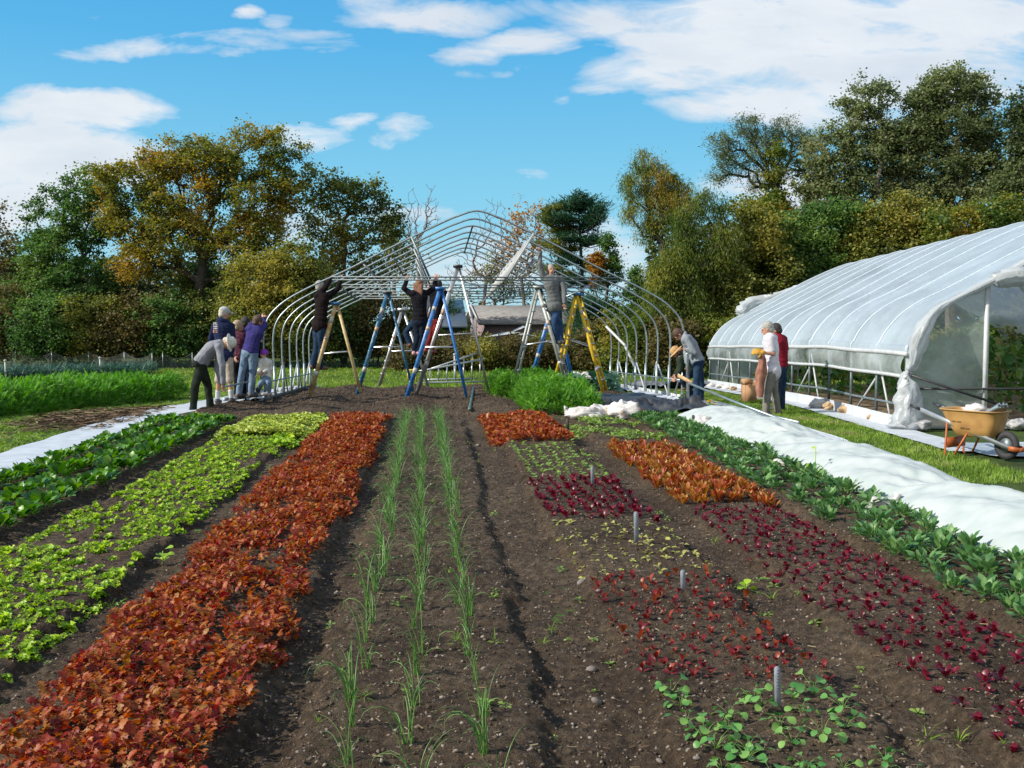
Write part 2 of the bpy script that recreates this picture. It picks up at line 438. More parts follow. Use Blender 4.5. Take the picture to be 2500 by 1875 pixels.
def mat_soil():
    m, nt, N, L = newmat('soil_mat')
    tc = N.new('ShaderNodeTexCoord')
    def nz(scale, det=6, rough=.6):
        n = N.new('ShaderNodeTexNoise'); n.inputs['Scale'].default_value = scale; n.inputs['Detail'].default_value = det; n.inputs['Roughness'].default_value = rough
        L.new(tc.outputs['Object'], n.inputs['Vector']); return n.outputs[0]
    a = nz(0.9, 3); b = nz(22, 8, .7); c = nz(160, 3, .6)
    base = _ramp(nt, [((0.030, 0.021, 0.013), .32), ((0.088, 0.064, 0.041), .5), ((0.20, 0.150, 0.100), .74)], b)
    mx = N.new('ShaderNodeMix'); mx.data_type = 'RGBA'; mx.blend_type = 'MULTIPLY'; mx.inputs[0].default_value = 1
    tone = _ramp(nt, [((0.72, 0.64, 0.58), .38), ((1.3, 1.25, 1.18), .62)], a)
    L.new(base, mx.inputs[6]); L.new(tone, mx.inputs[7])
    # little flecks of straw, grit and chaff
    vo = N.new('ShaderNodeTexVoronoi'); vo.inputs['Scale'].default_value = 42; L.new(tc.outputs['Object'], vo.inputs['Vector'])
    vd = N.new('ShaderNodeTexVoronoi'); vd.inputs['Scale'].default_value = 42; vd.feature = 'F1'; L.new(tc.outputs['Object'], vd.inputs['Vector'])
    sepc = N.new('ShaderNodeSeparateColor'); L.new(vo.outputs['Color'], sepc.inputs[0])
    m1 = N.new('ShaderNodeMath'); m1.operation = 'GREATER_THAN'; m1.inputs[1].default_value = 0.80; L.new(sepc.outputs[0], m1.inputs[0])
    m2 = N.new('ShaderNodeMath'); m2.operation = 'LESS_THAN'; m2.inputs[1].default_value = 0.17; L.new(vd.outputs['Distance'], m2.inputs[0])
    m3 = N.new('ShaderNodeMath'); m3.operation = 'MULTIPLY'; L.new(m1.outputs[0], m3.inputs[0]); L.new(m2.outputs[0], m3.inputs[1])
    fl = _ramp(nt, [(0.34, 0.27, 0.19), (0.22, 0.19, 0.16), (0.42, 0.38, 0.33)], sepc.outputs[1])
    mz = N.new('ShaderNodeMix'); mz.data_type = 'RGBA'; L.new(m3.outputs[0], mz.inputs[0]); L.new(mx.outputs[2], mz.inputs[6]); L.new(fl, mz.inputs[7])
    pb = N.new('ShaderNodeBsdfPrincipled'); pb.inputs['Roughness'].default_value = 0.9; pb.inputs['Specular IOR Level'].default_value = .25
    L.new(mz.outputs[2], pb.inputs['Base Color'])
    ad = N.new('ShaderNodeMath'); ad.operation = 'MULTIPLY_ADD'; L.new(c, ad.inputs[0]); ad.inputs[1].default_value = .4; L.new(b, ad.inputs[2])
    bp = N.new('ShaderNodeBump'); bp.inputs['Strength'].default_value = 1.0; bp.inputs['Distance'].default_value = 0.06
    L.new(ad.outputs[0], bp.inputs['Height']); L.new(bp.outputs[0], pb.inputs['Normal'])
    out = N.new('ShaderNodeOutputMaterial'); L.new(pb.outputs[0], out.inputs[0]); return m
SOIL = mat_soil()
tag(mb.build('soil', SOIL, smooth=True), 'dark brown tilled earth in raised beds with sunken paths', 'soil', kind='structure')

# ================================================================ ground (turf sheet to the horizon)
gx_ = np.unique(np.concatenate([np.linspace(-30, 30, 241), np.linspace(-900, 900, 61)]))
gy_ = np.unique(np.concatenate([np.linspace(-10, 60, 281), np.linspace(-300, 1500, 61)]))
XX, YY = np.meshgrid(gx_, gy_)
ZG = terrain(XX, YY) + 0.02 * fbm(XX * 1.1, YY * 1.1, 8, 3)
mb = MB(); mb.grid(np.stack([XX, YY, ZG], -1).transpose(1, 0, 2))
def mat_ground():
    m, nt, N, L = newmat('turf_mat')
    tc = N.new('ShaderNodeTexCoord')
    def nz(scale, det=6, rough=.6):
        n = N.new('ShaderNodeTexNoise'); n.inputs['Scale'].default_value = scale; n.inputs['Detail'].default_value = det; n.inputs['Roughness'].default_value = rough
        L.new(tc.outputs['Object'], n.inputs['Vector']); return n.outputs[0]
    c = _ramp(nt, [((0.045, 0.055, 0.018), .3), ((0.075, 0.125, 0.026), .5), ((0.14, 0.17, 0.045), .72)], nz(1.1, 8, .7))
    c2 = _ramp(nt, [((0.5, 0.5, 0.5), .3), ((1.3, 1.3, 1.3), .7)], nz(35, 4))
    mx = N.new('ShaderNodeMix'); mx.data_type = 'RGBA'; mx.blend_type = 'MULTIPLY'; mx.inputs[0].default_value = 1
    L.new(c, mx.inputs[6]); L.new(c2, mx.inputs[7])
    pb = N.new('ShaderNodeBsdfPrincipled'); pb.inputs['Roughness'].default_value = .9; pb.inputs['Specular IOR Level'].default_value = .2
    L.new(mx.outputs[2], pb.inputs['Base Color'])
    bp = N.new('ShaderNodeBump'); bp.inputs['Strength'].default_value = 1; bp.inputs['Distance'].default_value = .05
    L.new(nz(60, 4), bp.inputs['Height']); L.new(bp.outputs[0], pb.inputs['Normal'])
    out = N.new('ShaderNodeOutputMaterial'); L.new(pb.outputs[0], out.inputs[0]); return m
TURF = mat_ground()
tag(mb.build('ground', TURF, smooth=True), 'rough grassy field around the vegetable beds', 'ground', kind='structure')
# ================================================================ leaf templates
T_SPIN = blade([.004, .005, .012, .038, .050, .050, .038, .014], .175, .75, .22, .10)
T_SPINP = blade([.004, .006, .018, .034, .037, .030, .017, .003], .165, .75, .22, .10)
T_LOBE = blade([.006, .012, .030, .014, .036, .018, .034, .012, .003], .10, 1.0, .25, .30)
T_FRIL = blade([.006, .022, .034, .036, .024], .065, 1.0, .3, .5)
T_COS = blade([.007, .013, .020, .023, .019, .005], .16, .6, .35, .16)
T_SEED = blade([.004, .013, .019, .017, .004], .065, .8, .3, .05)
T_ROUND = blade([.002, .002, .017, .024, .022, .010], .062, .9, .2, .05)
T_GRASS = blade([.0035, .003, .0005], .09, .8, 0, 0)
def frond():
    V = []; F = []
    for i in range(9):
        t = .25 + .75 * i / 9; y = .30 * t; z = -.05 * t * t
        for s in (-1, 1):
            w = .055 * (1 - .75 * t) + .012
            n = len(V); a = 0.011
            V += [(0, y, z), (s * w * .6, y + .02 - a, z + .008), (s * w, y + .035, z - .006), (s * w * .5, y + .02 + a, z + .01)]
            F.append([n, n + 1, n + 2, n + 3])
    n = len(V); V += [(-.002, 0, 0), (.002, 0, 0), (.001, .3, -.05), (-.001, .3, -.05)]; F.append([n, n + 1, n + 2, n + 3])
    return np.array(V), [np.array(F)]
T_FROND = frond()

ML_SPIN = mat_leaf('spinach_leaf', [(.025, .08, .010), (.05, .15, .014), (.09, .23, .025), (.16, .30, .035)], .30, .38, spec=.35)
ML_SPIN2 = mat_leaf('spinach_leaf_pale', [(.04, .11, .035), (.08, .19, .055), (.14, .27, .085), (.20, .33, .11)], .28, .42, spec=.35)
ML_RED = mat_leaf('red_lettuce_leaf', [(.16, .012, .018), (.27, .036, .018), (.37, .082, .026), (.43, .14, .036), (.34, .17, .045)], .38, .48, spec=.3)
ML_GREENL = mat_leaf('green_lettuce_leaf', [(.17, .33, .02), (.30, .47, .035), (.46, .60, .06)], .35, .45)
ML_YELL = mat_leaf('yellow_lettuce_leaf', [(.30, .40, .06), (.42, .50, .09), (.52, .56, .14)], .35, .45)
ML_COS = mat_leaf('amber_cos_leaf', [(.26, .035, .018), (.38, .10, .028), (.44, .20, .045), (.36, .27, .07)], .32, .4)
ML_CRIM = mat_leaf('crimson_leaf', [(.075, .004, .010), (.14, .007, .018), (.24, .018, .034)], .32, .35, spec=.45)
ML_RUST = mat_leaf('rust_leaf', [(.12, .008, .018), (.22, .022, .018), (.33, .07, .025)], .34, .38, spec=.4)
ML_BUTTER = mat_leaf('butter_leaf', [(.36, .36, .08), (.48, .44, .13), (.34, .42, .07)], .3, .4)
ML_LIME = mat_leaf('lime_leaf', [(.18, .30, .05), (.27, .38, .07), (.12, .22, .04)], .3, .4)
ML_RAD = mat_leaf('radish_leaf', [(.06, .20, .045), (.12, .30, .07), (.22, .38, .09)], .3, .42)
ML_ONION = mat_leaf('onion_leaf', [(.05, .15, .035), (.10, .26, .04), (.22, .38, .10)], .2, .35, spec=.6)
ML_CARROT = mat_leaf('carrot_leaf', [(.045, .15, .018), (.11, .30, .028), (.21, .42, .05)], .38, .6)
ML_GRASS = mat_leaf('grass_blade', [(.085, .13, .02), (.15, .26, .028), (.24, .37, .045), (.36, .34, .14)], .35, .6, clump=.9)
ML_LEEK = mat_leaf('leek_leaf', [(.03, .09, .065), (.06, .14, .10), (.12, .20, .15)], .2, .5)
ML_COLL = mat_leaf('collard_leaf', [(.04, .13, .07), (.08, .20, .10), (.20, .32, .22)], .22, .4)
ML_STRAW = mat_leaf('straw', [(.24, .17, .08), (.12, .07, .035), (.34, .28, .15)], .1, .8)

def rosette(T, n, tilt=(20, 75), sc=(.7, 1.1), spread=.012, z0=0, stem=0.0):
    yaw = np.arange(n) * 2.4 + rng.random(n) * .8
    k = np.sort(rng.random(n))
    tl = np.radians(tilt[0] + (tilt[1] - tilt[0]) * k)
    pos = np.stack([np.cos(yaw) * spread * (1 - k * .6), np.sin(yaw) * spread * (1 - k * .6), z0 + 0.02 * k + stem * rng.random(n)], 1)
    return scatter(T[0], T[1], pos, rots(yaw, tl, rng.normal(0, .35, n)), rng.uniform(*sc, n), rng.random(n))

def variants(name, T, mat_, k=6, **kw):
    ms = []
    nn = kw.pop('n')
    for i in range(k):
        V, F, r = rosette(T, int(rng.integers(*nn)), **kw)
        ms.append(mesh_np(name, V, F, mat_, r, smooth=True))
    return ms

def plant_out(name, meshes, pts, label, cat, group, sc=(.8, 1.2), sink=.004, stuff_label=None):
    """one object per plant; past 300 the farthest ones become one mass"""
    pts = sorted(pts, key=lambda p: p[1])
    if group == 'spinach plants in the right bed': pts = [(x + .014 * (y - 4.0), y) for x, y in pts]
    for i, (x, y) in enumerate(pts[:300]):
        o = bpy.data.objects.new(name, meshes[i % len(meshes)]); COL.objects.link(o)
        o.location = (x, y, float(soilz(x, y)) - sink)
        s = rng.uniform(*sc); o.scale = (s, s, s * rng.uniform(.85, 1.15)); o.rotation_euler = (rng.normal(0, .09), rng.normal(0, .09), rng.uniform(0, 6.28))
        tag(o, label, cat, group)

def rowpts(x0, x1, y0, y1, dx, dy, jx=.02, jy=.03, miss=.08):
    out = []; nx = max(1, int(round((x1 - x0) / dx)))
    for i in range(nx + 1):
        x = x0 + (x1 - x0) * i / nx; y = y0 + rng.uniform(0, dy)
        while y < y1:
            if rng.random() > miss: out.append((x + rng.normal(0, jx), y + rng.normal(0, jy)))
            y += dy
    return out

# ---- spinach rows, left and right
sp = variants('spinach_plant', T_SPIN, ML_SPIN, 7, n=(22, 30), tilt=(40, 97), sc=(.6, .95), spread=.125, stem=.02)
plant_out('spinach_plant', sp, rowpts(-4.12, -3.28, 5.6, 16.3, .42, .215, .03, .03, .02),
          'dark green spinach plant in the bed beside the flat white ground strip', 'spinach', 'spinach plants in the left bed', (.66, .9))
sp2 = variants('spinach_plant', T_SPINP, ML_SPIN2, 7, n=(30, 42), tilt=(34, 96), sc=(.5, .82), spread=.08, stem=.05)
plant_out('spinach_plant', sp2, rowpts(3.06, 3.62, 4.3, 16.0, .28, .25, .04, .03, .02),
          'grey green spinach plant in the bed along the white fabric row cover', 'spinach', 'spinach plants in the right bed', (.64, .92))

# ---- pale green lettuce, a few hundred small frilly heads
gl = variants('frilly_lettuce', T_FRIL, ML_GREENL, 7, n=(10, 18), tilt=(10, 65), sc=(.45, .95), spread=.012)
pts = [p for p in rowpts(-2.84, -1.92, 3.4, 13.9, .17, .185, .03, .035, .06) if vnoise(p[0] * 2.2, p[1] * 1.6, 5) > .26]
plant_out('frilly_lettuce', gl, pts, 'small frilly lime green lettuce head in the pale bed left of the red lettuce', 'lettuce', 'lime green lettuce heads', (.42, .95))
n = 3400   # sown thick between the heads
x = rng.uniform(-2.9, -1.88, n); y = rng.uniform(3.4, 14.2, n)
k = fbm(x * 2, y * 1.5, 55, 3) > -.08; x = x[k]; y = y[k]
V, F, r = scatter(*rosette(T_FRIL, 5, sc=(.45, .8))[:2], np.stack([x, y, soilz(x, y)], 1), rots(rng.uniform(0, 6.3, len(x)), rng.normal(0, .15, len(x))), rng.uniform(.35, .7, len(x)), rng.random(len(x)))
tag(link('lettuce_seedlings', mesh_np('lettuce_seedlings', V, F, ML_GREENL, r, True)), 'tiny lime green lettuce leaves sown thickly between the heads', 'lettuce', kind='stuff')
def mass(name, T, m, n, xr, yr, h, label, cat, tilt=(15, 80), sc=(.7, 1.2), gap=-9, gs=2.0, hump=.35, seed=3, inside=None, base=None, zlow=.1):
    x = rng.uniform(*xr, n); y = rng.uniform(*yr, n)
    k = fbm(x * gs, y * gs * .7, seed, 3) > gap
    if inside is not None: k &= inside(x, y)
    x = x[k]; y = y[k]; n = len(x)
    u = (x - xr[0]) / (xr[1] - xr[0])
    top = h * (1 - hump * np.abs(2 * u - 1) ** 2.5) * (1 + 2.6 * fbm(x * 5, y * 5, seed + 9, 3))
    z = (base or soilz)(x, y) + top * (zlow + (1 - zlow) * rng.random(n) ** .6)
    yaw = rng.uniform(0, 6.3, n); tl = np.radians(rng.uniform(*tilt, n))
    V, F, r = scatter(T[0], T[1], np.stack([x, y, z], 1), rots(yaw, tl, rng.normal(0, .5, n)), rng.uniform(*sc, n), rng.random(n))
    return tag(link(name, mesh_np(name, V, F, m, r, True)), label, cat, kind='stuff')
mass('yellow_lettuce', T_FRIL, ML_YELL, 3400, (-2.95, -1.75), (13.6, 16.4), .05, 'thick patch of yellow green lettuce at the far end of the pale bed', 'lettuce', sc=(.7, 1.2))
mass('green_lettuce', T_FRIL, ML_GREENL, 1200, (-2.1, -1.75), (12.5, 16.4), .04, 'bright green lettuce patch between the yellow and the red lettuce', 'lettuce', sc=(.6, 1.1), gap=-.05)

# ---- the long red lettuce bed: sown thick, one canopy
def redgap(x, y): return (x > -1.60 + .30 * fbm(y * 2.6, y * 0 + 2, 7, 3)) & (x < -.74 + .30 * fbm(y * 2.6, y * 0 + 8, 27, 3)) & ~((np.abs(x + 1.05 + .12 * fbm(y * .9, y * 0, 71)) < .05 + .04 * np.sin(y * 1.3)) & (fbm(y * 1.2, y * 0 + 4, 41) > -.12) & (y < 9) & (rng.random(len(x)) < .85))
mass('red_lettuce', T_LOBE, ML_RED, 46000, (-1.72, -.62), (2.7, 16.3), .085, 'long bed of coppery red oak leaf lettuce', 'red lettuce', tilt=(28, 90), sc=(.24, .54), gap=-.15, inside=redgap, hump=.45, zlow=.05)
mass('red_lettuce', T_LOBE, ML_RED, 4200, (.72, 1.78), (12.6, 16.2), .08, 'square patch of brick red lettuce at the far end of the seedling bed', 'red lettuce', tilt=(40, 88), sc=(.45, .8), gap=-.3, seed=23)
cs = variants('cos_lettuce', T_COS, ML_COS, 7, n=(18, 26), tilt=(60, 92), sc=(.42, .80), spread=.015)
plant_out('cos_lettuce', cs, rowpts(2.12, 2.92, 8.2, 11.9, .125, .13, .02, .03, .03),
          'upright amber and orange lettuce in the patch beyond the crimson seedlings', 'lettuce', 'amber lettuces', (.75, 1.1))

# ---- seedlings
def bedpts(*a, **k): return rowpts(*a, **k)
sd_l = variants('lime_seedling', T_SEED, ML_LIME, 5, n=(4, 7), tilt=(10, 50), sc=(.5, .85), spread=.004)
plant_out('lettuce_seedling', sd_l, rowpts(.98, 1.74, 9.75, 12.5, .125, .14, .012, .02, .06), 'small lime green seedling in the bed before the brick red patch', 'seedling', 'lime green seedlings')
sd_c = variants('crimson_seedling', T_SEED, ML_CRIM, 6, n=(5, 9), tilt=(45, 88), sc=(.5, .95), spread=.008)
plant_out('red_seedling', sd_c, rowpts(.93, 1.74, 7.7, 9.7, .105, .11, .012, .02, .05), 'crimson seedling in the rows just behind the second plant label', 'seedling', 'crimson seedlings of the middle bed', (.6, 1.2))
sd_b = variants('butter_seedling', T_SEED, ML_BUTTER, 5, n=(3, 6), tilt=(5, 50), sc=(.45, .8), spread=.004)
plant_out('yellow_seedling', sd_b, rowpts(.93, 1.74, 6.0, 7.6, .11, .14, .015, .025, .08), 'pale yellow seedling in the rows between the two red seedling blocks', 'seedling', 'pale yellow seedlings', (.55, 1.2))
sd_r = variants('rust_seedling', T_SEED, ML_RUST, 6, n=(4, 7), tilt=(35, 88), sc=(.34, .74), spread=.005)
plant_out('rust_seedling', sd_r, rowpts(.94, 1.74, 4.15, 5.95, .09, .088, .015, .02, .12), 'small rust red seedling in the rows behind the nearest plant label', 'seedling', 'rust red seedlings', (.55, 1.25))
sd_k = variants('beet_seedling', T_SEED, ML_CRIM, 6, n=(5, 10), tilt=(35, 86), sc=(.42, .85), spread=.008)
plant_out('beet_seedling', sd_k, rowpts(2.12, 2.9, 3.2, 8.1, .111, .125, .022, .022, .08), 'dark crimson seedling in the open bed beside the right spinach row', 'seedling', 'dark crimson seedlings of the right bed', (.65, 1.05))
def radish_mesh():
    mb = MB(); n = int(rng.integers(7, 12))
    for i in range(n):
        yaw = i * 2.4 + rng.random() * .7; h = rng.uniform(.03, .085); out = rng.uniform(.02, .075)
        tip = np.array([math.cos(yaw) * out, math.sin(yaw) * out, h])
        mb.tube([(0, 0, 0), tip * [.45, .45, .65], tip], [.002, .0018, .0012], 3, rnd=.9)
        V, F, r = scatter(T_ROUND[0], T_ROUND[1], tip[None], rots(np.array([yaw]), np.array([rng.uniform(-.2, .6)]), rng.normal(0, .4, 1)), rng.uniform(.7, 1.15, 1), rng.random(1))
        mb.add(V, F, 0, float(r[0]))
    return mb.mesh('radish_plant', ML_RAD, True)
rd = [radish_mesh() for _ in range(6)]
plant_out('radish_plant', rd, rowpts(.98, 1.6, 3.1, 4.05, .15, .15, .02, .03, .08), 'round leaved green seedling in the near corner block by the nearest plant label', 'seedling', 'round leaved green seedlings', (.55, .85))

# ---- onions: three rows of clumps, arching to the left
def onion_mesh():
    mb = MB(); n = int(rng.integers(8, 18))
    for i in range(n):
        Ln = rng.uniform(.14, .38); az = rng.normal(math.pi, 1.1) if rng.random() < .75 else rng.uniform(0, 6.3)
        lean = rng.uniform(.05, .45); droop = rng.uniform(.2, 1.5) if rng.random() < .45 else rng.uniform(2.2, 4.8)
        p = np.array([rng.normal(0, .012), rng.normal(0, .012), -.01]); a = math.pi / 2 - lean * .6; path = [p.copy()]
        for k in range(9):
            t = k / 8; a -= droop / 9 * (t ** 1.5) * 1.9
            p = p + Ln / 9 * np.array([math.cos(az) * math.cos(a), math.sin(az) * math.cos(a), math.sin(a)])
            if p[2] < .012: p[2] = .012
            path.append(p.copy())
        rr = rng.uniform(.0013, .0027) * np.array([1, 1.15, 1.1, 1.05, 1, .9, .8, .65, .45, .12])
        mb.tube(path, rr, 4, cap=False, rnd=rng.random())
    return mb.mesh('onion_clump', ML_ONION, True)
on = [onion_mesh() for _ in range(12)]
pts = []
for (xn, xf) in ((-.31, -.44), (-.07, -.20), (.18, .08)):
    y = 3.1 + rng.uniform(0, .2)
    while y < 16.3:
        pts.append((xn + (xf - xn) * (y - 3) / 13.3 + rng.normal(0, .022), y)); y += (.33 if y < 6 else .22 if y < 9 else .17) + rng.uniform(-.08, .08)
for i, (x, y) in enumerate(pts):
    o = bpy.data.objects.new('onion_clump', on[i % 12]); COL.objects.link(o)
    s = rng.uniform(.75, 1.05); o.location = (x, y, float(soilz(x, y)) - .003); o.scale = (s, s, s); o.rotation_euler = (0, 0, rng.normal(0, .5))
    tag(o, 'clump of thin green onion leaves in one of the three onion rows', 'onions', 'onion clumps')

# ---- weeds, stones and crumbs on the bare soil
wd = variants('weed', T_SEED, ML_LIME, 3, n=(6, 11), tilt=(5, 45), sc=(.3, .6), spread=.01)
def tuft_mesh(n=14, L=.6):
    V, F, r = rosette(T_GRASS, n, tilt=(10, 75), sc=(.7 * L, 1.4 * L), spread=.012)
    return mesh_np('weed_tuft', V, F, ML_GRASS, r, True)
wd += [tuft_mesh(), tuft_mesh()]
bare = [(-3.12, -3.0), (-1.86, -1.78), (-.66, .86), (1.78, 2.14), (2.9, 3.15)]
for i in range(150):
    a, b = bare[[0, 1, 2, 2, 2, 3, 3, 4][i % 8]]; x = rng.uniform(a, b); y = 3.2 + 13 * rng.random() ** 1.6
    o = bpy.data.objects.new('weed', wd[i % 5]); COL.objects.link(o); s = rng.uniform(.5, 1.3)
    o.location = (x, y, float(soilz(x, y))); o.scale = (s, s, s); o.rotation_euler = (0, 0, rng.uniform(0, 6))
    tag(o, 'small green weed sprouting from the bare soil between crops', 'weed', 'weeds on the bare soil')
for (u, v, s) in ((1185, 1130, 2.6), (1045, 1083, 2.4), (1040, 1068, 2.2), (1190, 1420, 1.6), (1385, 1560, 1.4)):
    p = GQ(u, v); 
M_STONE = mat('stone_mat', (.24, .205, .165), .85, col2=(.16, .14, .125), scale=30, bump=.4, bscale=120)
st = []
for i in range(6):
    mb = MB(); mb.ball((0, 0, 0), (1, .72, .45), nu=10, nv=7, noise=.35, seed=i * 7 + 1); st.append(mb.mesh('stone', M_STONE, True))
for i in range(130):
    x = rng.choice([rng.uniform(-.68, -.36), rng.uniform(.2, 1.0), rng.uniform(.5, .95), rng.uniform(1.0, 3.1), rng.uniform(-3.1, -1.8)]); y = 3.2 + 11 * rng.random() ** 1.7
    o = bpy.data.objects.new('stone', st[i % 6]); COL.objects.link(o); s = (.006 + .013 * rng.random() ** 1.8) * (1 + 1.0 * (rng.random() < .08))
    o.location = (x, y, float(soilz(x, y)) + s * .12); o.scale = (s, s, s); o.rotation_euler = (rng.normal(0, .2), rng.normal(0, .2), rng.uniform(0, 6))
    tag(o, 'small rounded grey stone lying on the bare soil', 'stone', 'stones on the soil')
cV = np.array([(1, .1, 0), (-1, -.1, .1), (.1, .85, 0), (-.15, -.8, .1), (0, .1, .75), (0, 0, -.7)]); cF = [np.array([[0, 2, 4], [2, 1, 4], [1, 3, 4], [3, 0, 4], [2, 0, 5], [1, 2, 5], [3, 1, 5], [0, 3, 5]])]
n = 62000
y = 2.9 + 10 * rng.random(n) ** 2.0; x = rng.uniform(-4.4, 4.0, n)
k = np.abs(x) < .62 * y + .6; x = x[k]; y = y[k]; n = len(x)
s = .003 + .013 * rng.random(n) ** 3.0
V, F, r = scatter(cV, cF, np.stack([x, y, soilz(x, y)], 1), rots(rng.uniform(0, 6.3, n), rng.normal(0, .6, n)), np.stack([s, s * rng.uniform(.6, 1, n), s * rng.uniform(.6, 1, n)], 1), rng.random(n))
M_CRUMB = mat_leaf('crumb_mat', [(.045, .031, .022), (.08, .056, .041), (.12, .09, .068), (.30, .25, .20)], 0, .9, spec=.2)
tag(link('soil_crumbs', mesh_np('soil_crumbs', V, F, M_CRUMB, r)), 'crumbs and clods of dark earth strewn over the beds', 'soil', kind='stuff')
n = 9000; y = rng.uniform(16.3, 28.5, n); x = rng.uniform(-3.9, 4.6, n); s = .008 + .030 * rng.random(n) ** 2.5
V, F, r = scatter(cV, cF, np.stack([x, y, soilz(x, y)], 1), rots(rng.uniform(0, 6.3, n), rng.normal(0, .6, n)), s, rng.random(n) ** 2 * .75)
tag(link('soil_clods', mesh_np('soil_clods', V, F, M_CRUMB, r)), 'coarse clods lying on the tilled floor inside the hoop frame', 'soil', kind='stuff')
T_BIT = (np.array([(-.5, -.06, 0), (.5, -.05, .02), (.5, .05, .05), (-.5, .06, .03)]), [np.array([[0, 1, 2, 3]])])
n = 15000; y = 2.9 + 13 * rng.random(n) ** 1.4; x = rng.uniform(-4.4, 4.0, n)
s = .008 + .036 * rng.random(n) ** 2
V, F, r = scatter(T_BIT[0], T_BIT[1], np.stack([x, y, soilz(x, y) + .006], 1), rots(rng.uniform(0, 6.3, n), rng.normal(0, .3, n)), s, rng.random(n))
tag(link('straw_bits', mesh_np('straw_bits', V, F, ML_STRAW, r)), 'short bits of dry stalk and chaff scattered on the soil', 'straw', kind='stuff')

# ================================================================ grass
def grass(name, label, n, region, hs=(.7, 1.5), bare=None):
    x, y = region(n)
    if bare is not None: k = bare(x, y); x = x[k]; y = y[k]
    n = len(x)
    tuft = []
    TVs = []; TFs = []; o = 0
    for i in range(5):
        V, F, _ = scatter(T_GRASS[0], T_GRASS[1], np.array([[rng.normal(0, .025), rng.normal(0, .025), -.01]]), rots(rng.uniform(0, 6.3, 1), np.radians(rng.uniform(35, 85, 1)), rng.normal(0, .5, 1)), rng.uniform(.6, 1.1, 1) * np.array([[1.7, 1, 1]]), np.zeros(1))
        TVs.append(V); TFs.append(F[0] + o); o += len(V)
    V, F, r = scatter(np.concatenate(TVs), [np.concatenate(TFs)], np.stack([x, y, terrain(x, y) + .01], 1), rots(rng.uniform(0, 6.3, n), rng.normal(0, .12, n)), rng.uniform(*hs, n) * (1 + .5 * fbm(x * 2, y * 2, 12, 3)), rng.random(n))
    return tag(link(name, mesh_np(name, V, F, ML_GRASS, r)), label, 'grass', kind='stuff')
def reg_left(n):
    y = 8 + 26 * rng.random(n); x = -4.7 - (rng.random(n)) * (y * .62 + 0) ; return x, y
def mulch_mask(x, y):
    c = GQ(255, 905); return ((x - c[0] - .12 * (y - c[1])) / 1.35) ** 2 + ((y - c[1]) / 2.2) ** 2 + 1.2 * fbm(x * 1.5, y * 1.5, 61, 4)
def left_bare(x, y): return (x < -4.95 - .35 * fbm(y * 2, y * 0, 2) + np.clip((y - 13.5) * .14, 0, .9)) & (mulch_mask(x, y) > .8 * rng.random(len(x)) + .35)
grass('grass', 'green turf on the left between the white strip and the carrot bed', 42000, reg_left, bare=left_bare)
def reg_right(n):
    y = 9.5 + 16 * rng.random(n); x = 3.2 + rng.random(n) * (y * .22 + 2.2); return x, y
GNx = G(2206, 1050); GFx = G(1731, 945)
def right_bare(x, y):
    a = x > 5.2 + np.clip(11.5 - y, -9, 0) * .02
    b = (y > 16.8) & (x > 4.85)
    c = x < 5.95 + (15.0 - y) * .055
    gx0 = GNx[0] + (y - GNx[1]) * (GFx[0] - GNx[0]) / (GFx[1] - GNx[1])
    return (a | b) & (x < gx0 - .45) & (fbm(x * 1.4, y * 1.4, 91, 3) > -.22)
grass('grass', 'mown turf between the white row cover and the covered greenhouse', 40000, reg_right, hs=(.35, .8), bare=right_bare)
def reg_far(n):
    y = 28.5 + 14 * rng.random(n); x = -14 + rng.random(n) * 30; return x, y
grass('grass', 'strip of sunlit turf beyond the hoop house frame', 22000, reg_far, hs=(.8, 1.7))
# weedy headland across the bed ends
def reg_head(n): return rng.uniform(-3.0, 4.9, n), rng.uniform(15.9, 16.9, n)
def headmask(x, y): return (fbm(x * 1.6, y * 1.6, 33, 3) > .02 + .5 * np.abs(y - 16.4) - .28 * (x > 2.8))
gr = grass('grass', 'low weeds along the end of the beds before the tilled floor', 5200, reg_head, hs=(.4, 1.0), bare=headmask)
def reg_h2(n): return rng.uniform(3.0, 5.1, n), rng.uniform(16.1, 19.0, n)
grass('grass', 'patch of weedy turf beside the yellow flowers', 5200, reg_h2, hs=(.6, 1.2), bare=lambda x, y: x > 3.2 + (y - 16) * .35)
mass('weed_cover', T_SEED, ML_LIME, 2600, (1.95, 3.1), (12.8, 16.0), .05, 'sparse low green weeds beyond the amber lettuces', 'weeds', tilt=(0, 50), sc=(.5, 1.0), gap=-.02)
# mulch of dead stalks on the left turf
c = GQ(255, 905); n = 5200; x = c[0] + rng.normal(0, .9, n); y = c[1] + rng.normal(0, 1.3, n)
k = (mulch_mask(x, y) < 1.1) & (x < -4.75); x = x[k]; y = y[k]; n = len(x)
V, F, r = scatter(T_BIT[0], T_BIT[1], np.stack([x, y, terrain(x, y) + .02 + .05 * rng.random(n)], 1), rots(rng.uniform(0, 6.3, n), rng.normal(0, .35, n)), rng.uniform(.06, .2, n), rng.random(n))
ML_MULCH = mat_leaf('mulch', [(.04, .02, .014), (.08, .045, .028), (.16, .11, .06), (.28, .21, .12)], 0, .9, spec=.2)
tag(link('mulch', mesh_np('mulch', V, F, ML_MULCH, r)), 'brown mulch of dead stalks spread on the left turf', 'mulch', kind='stuff')

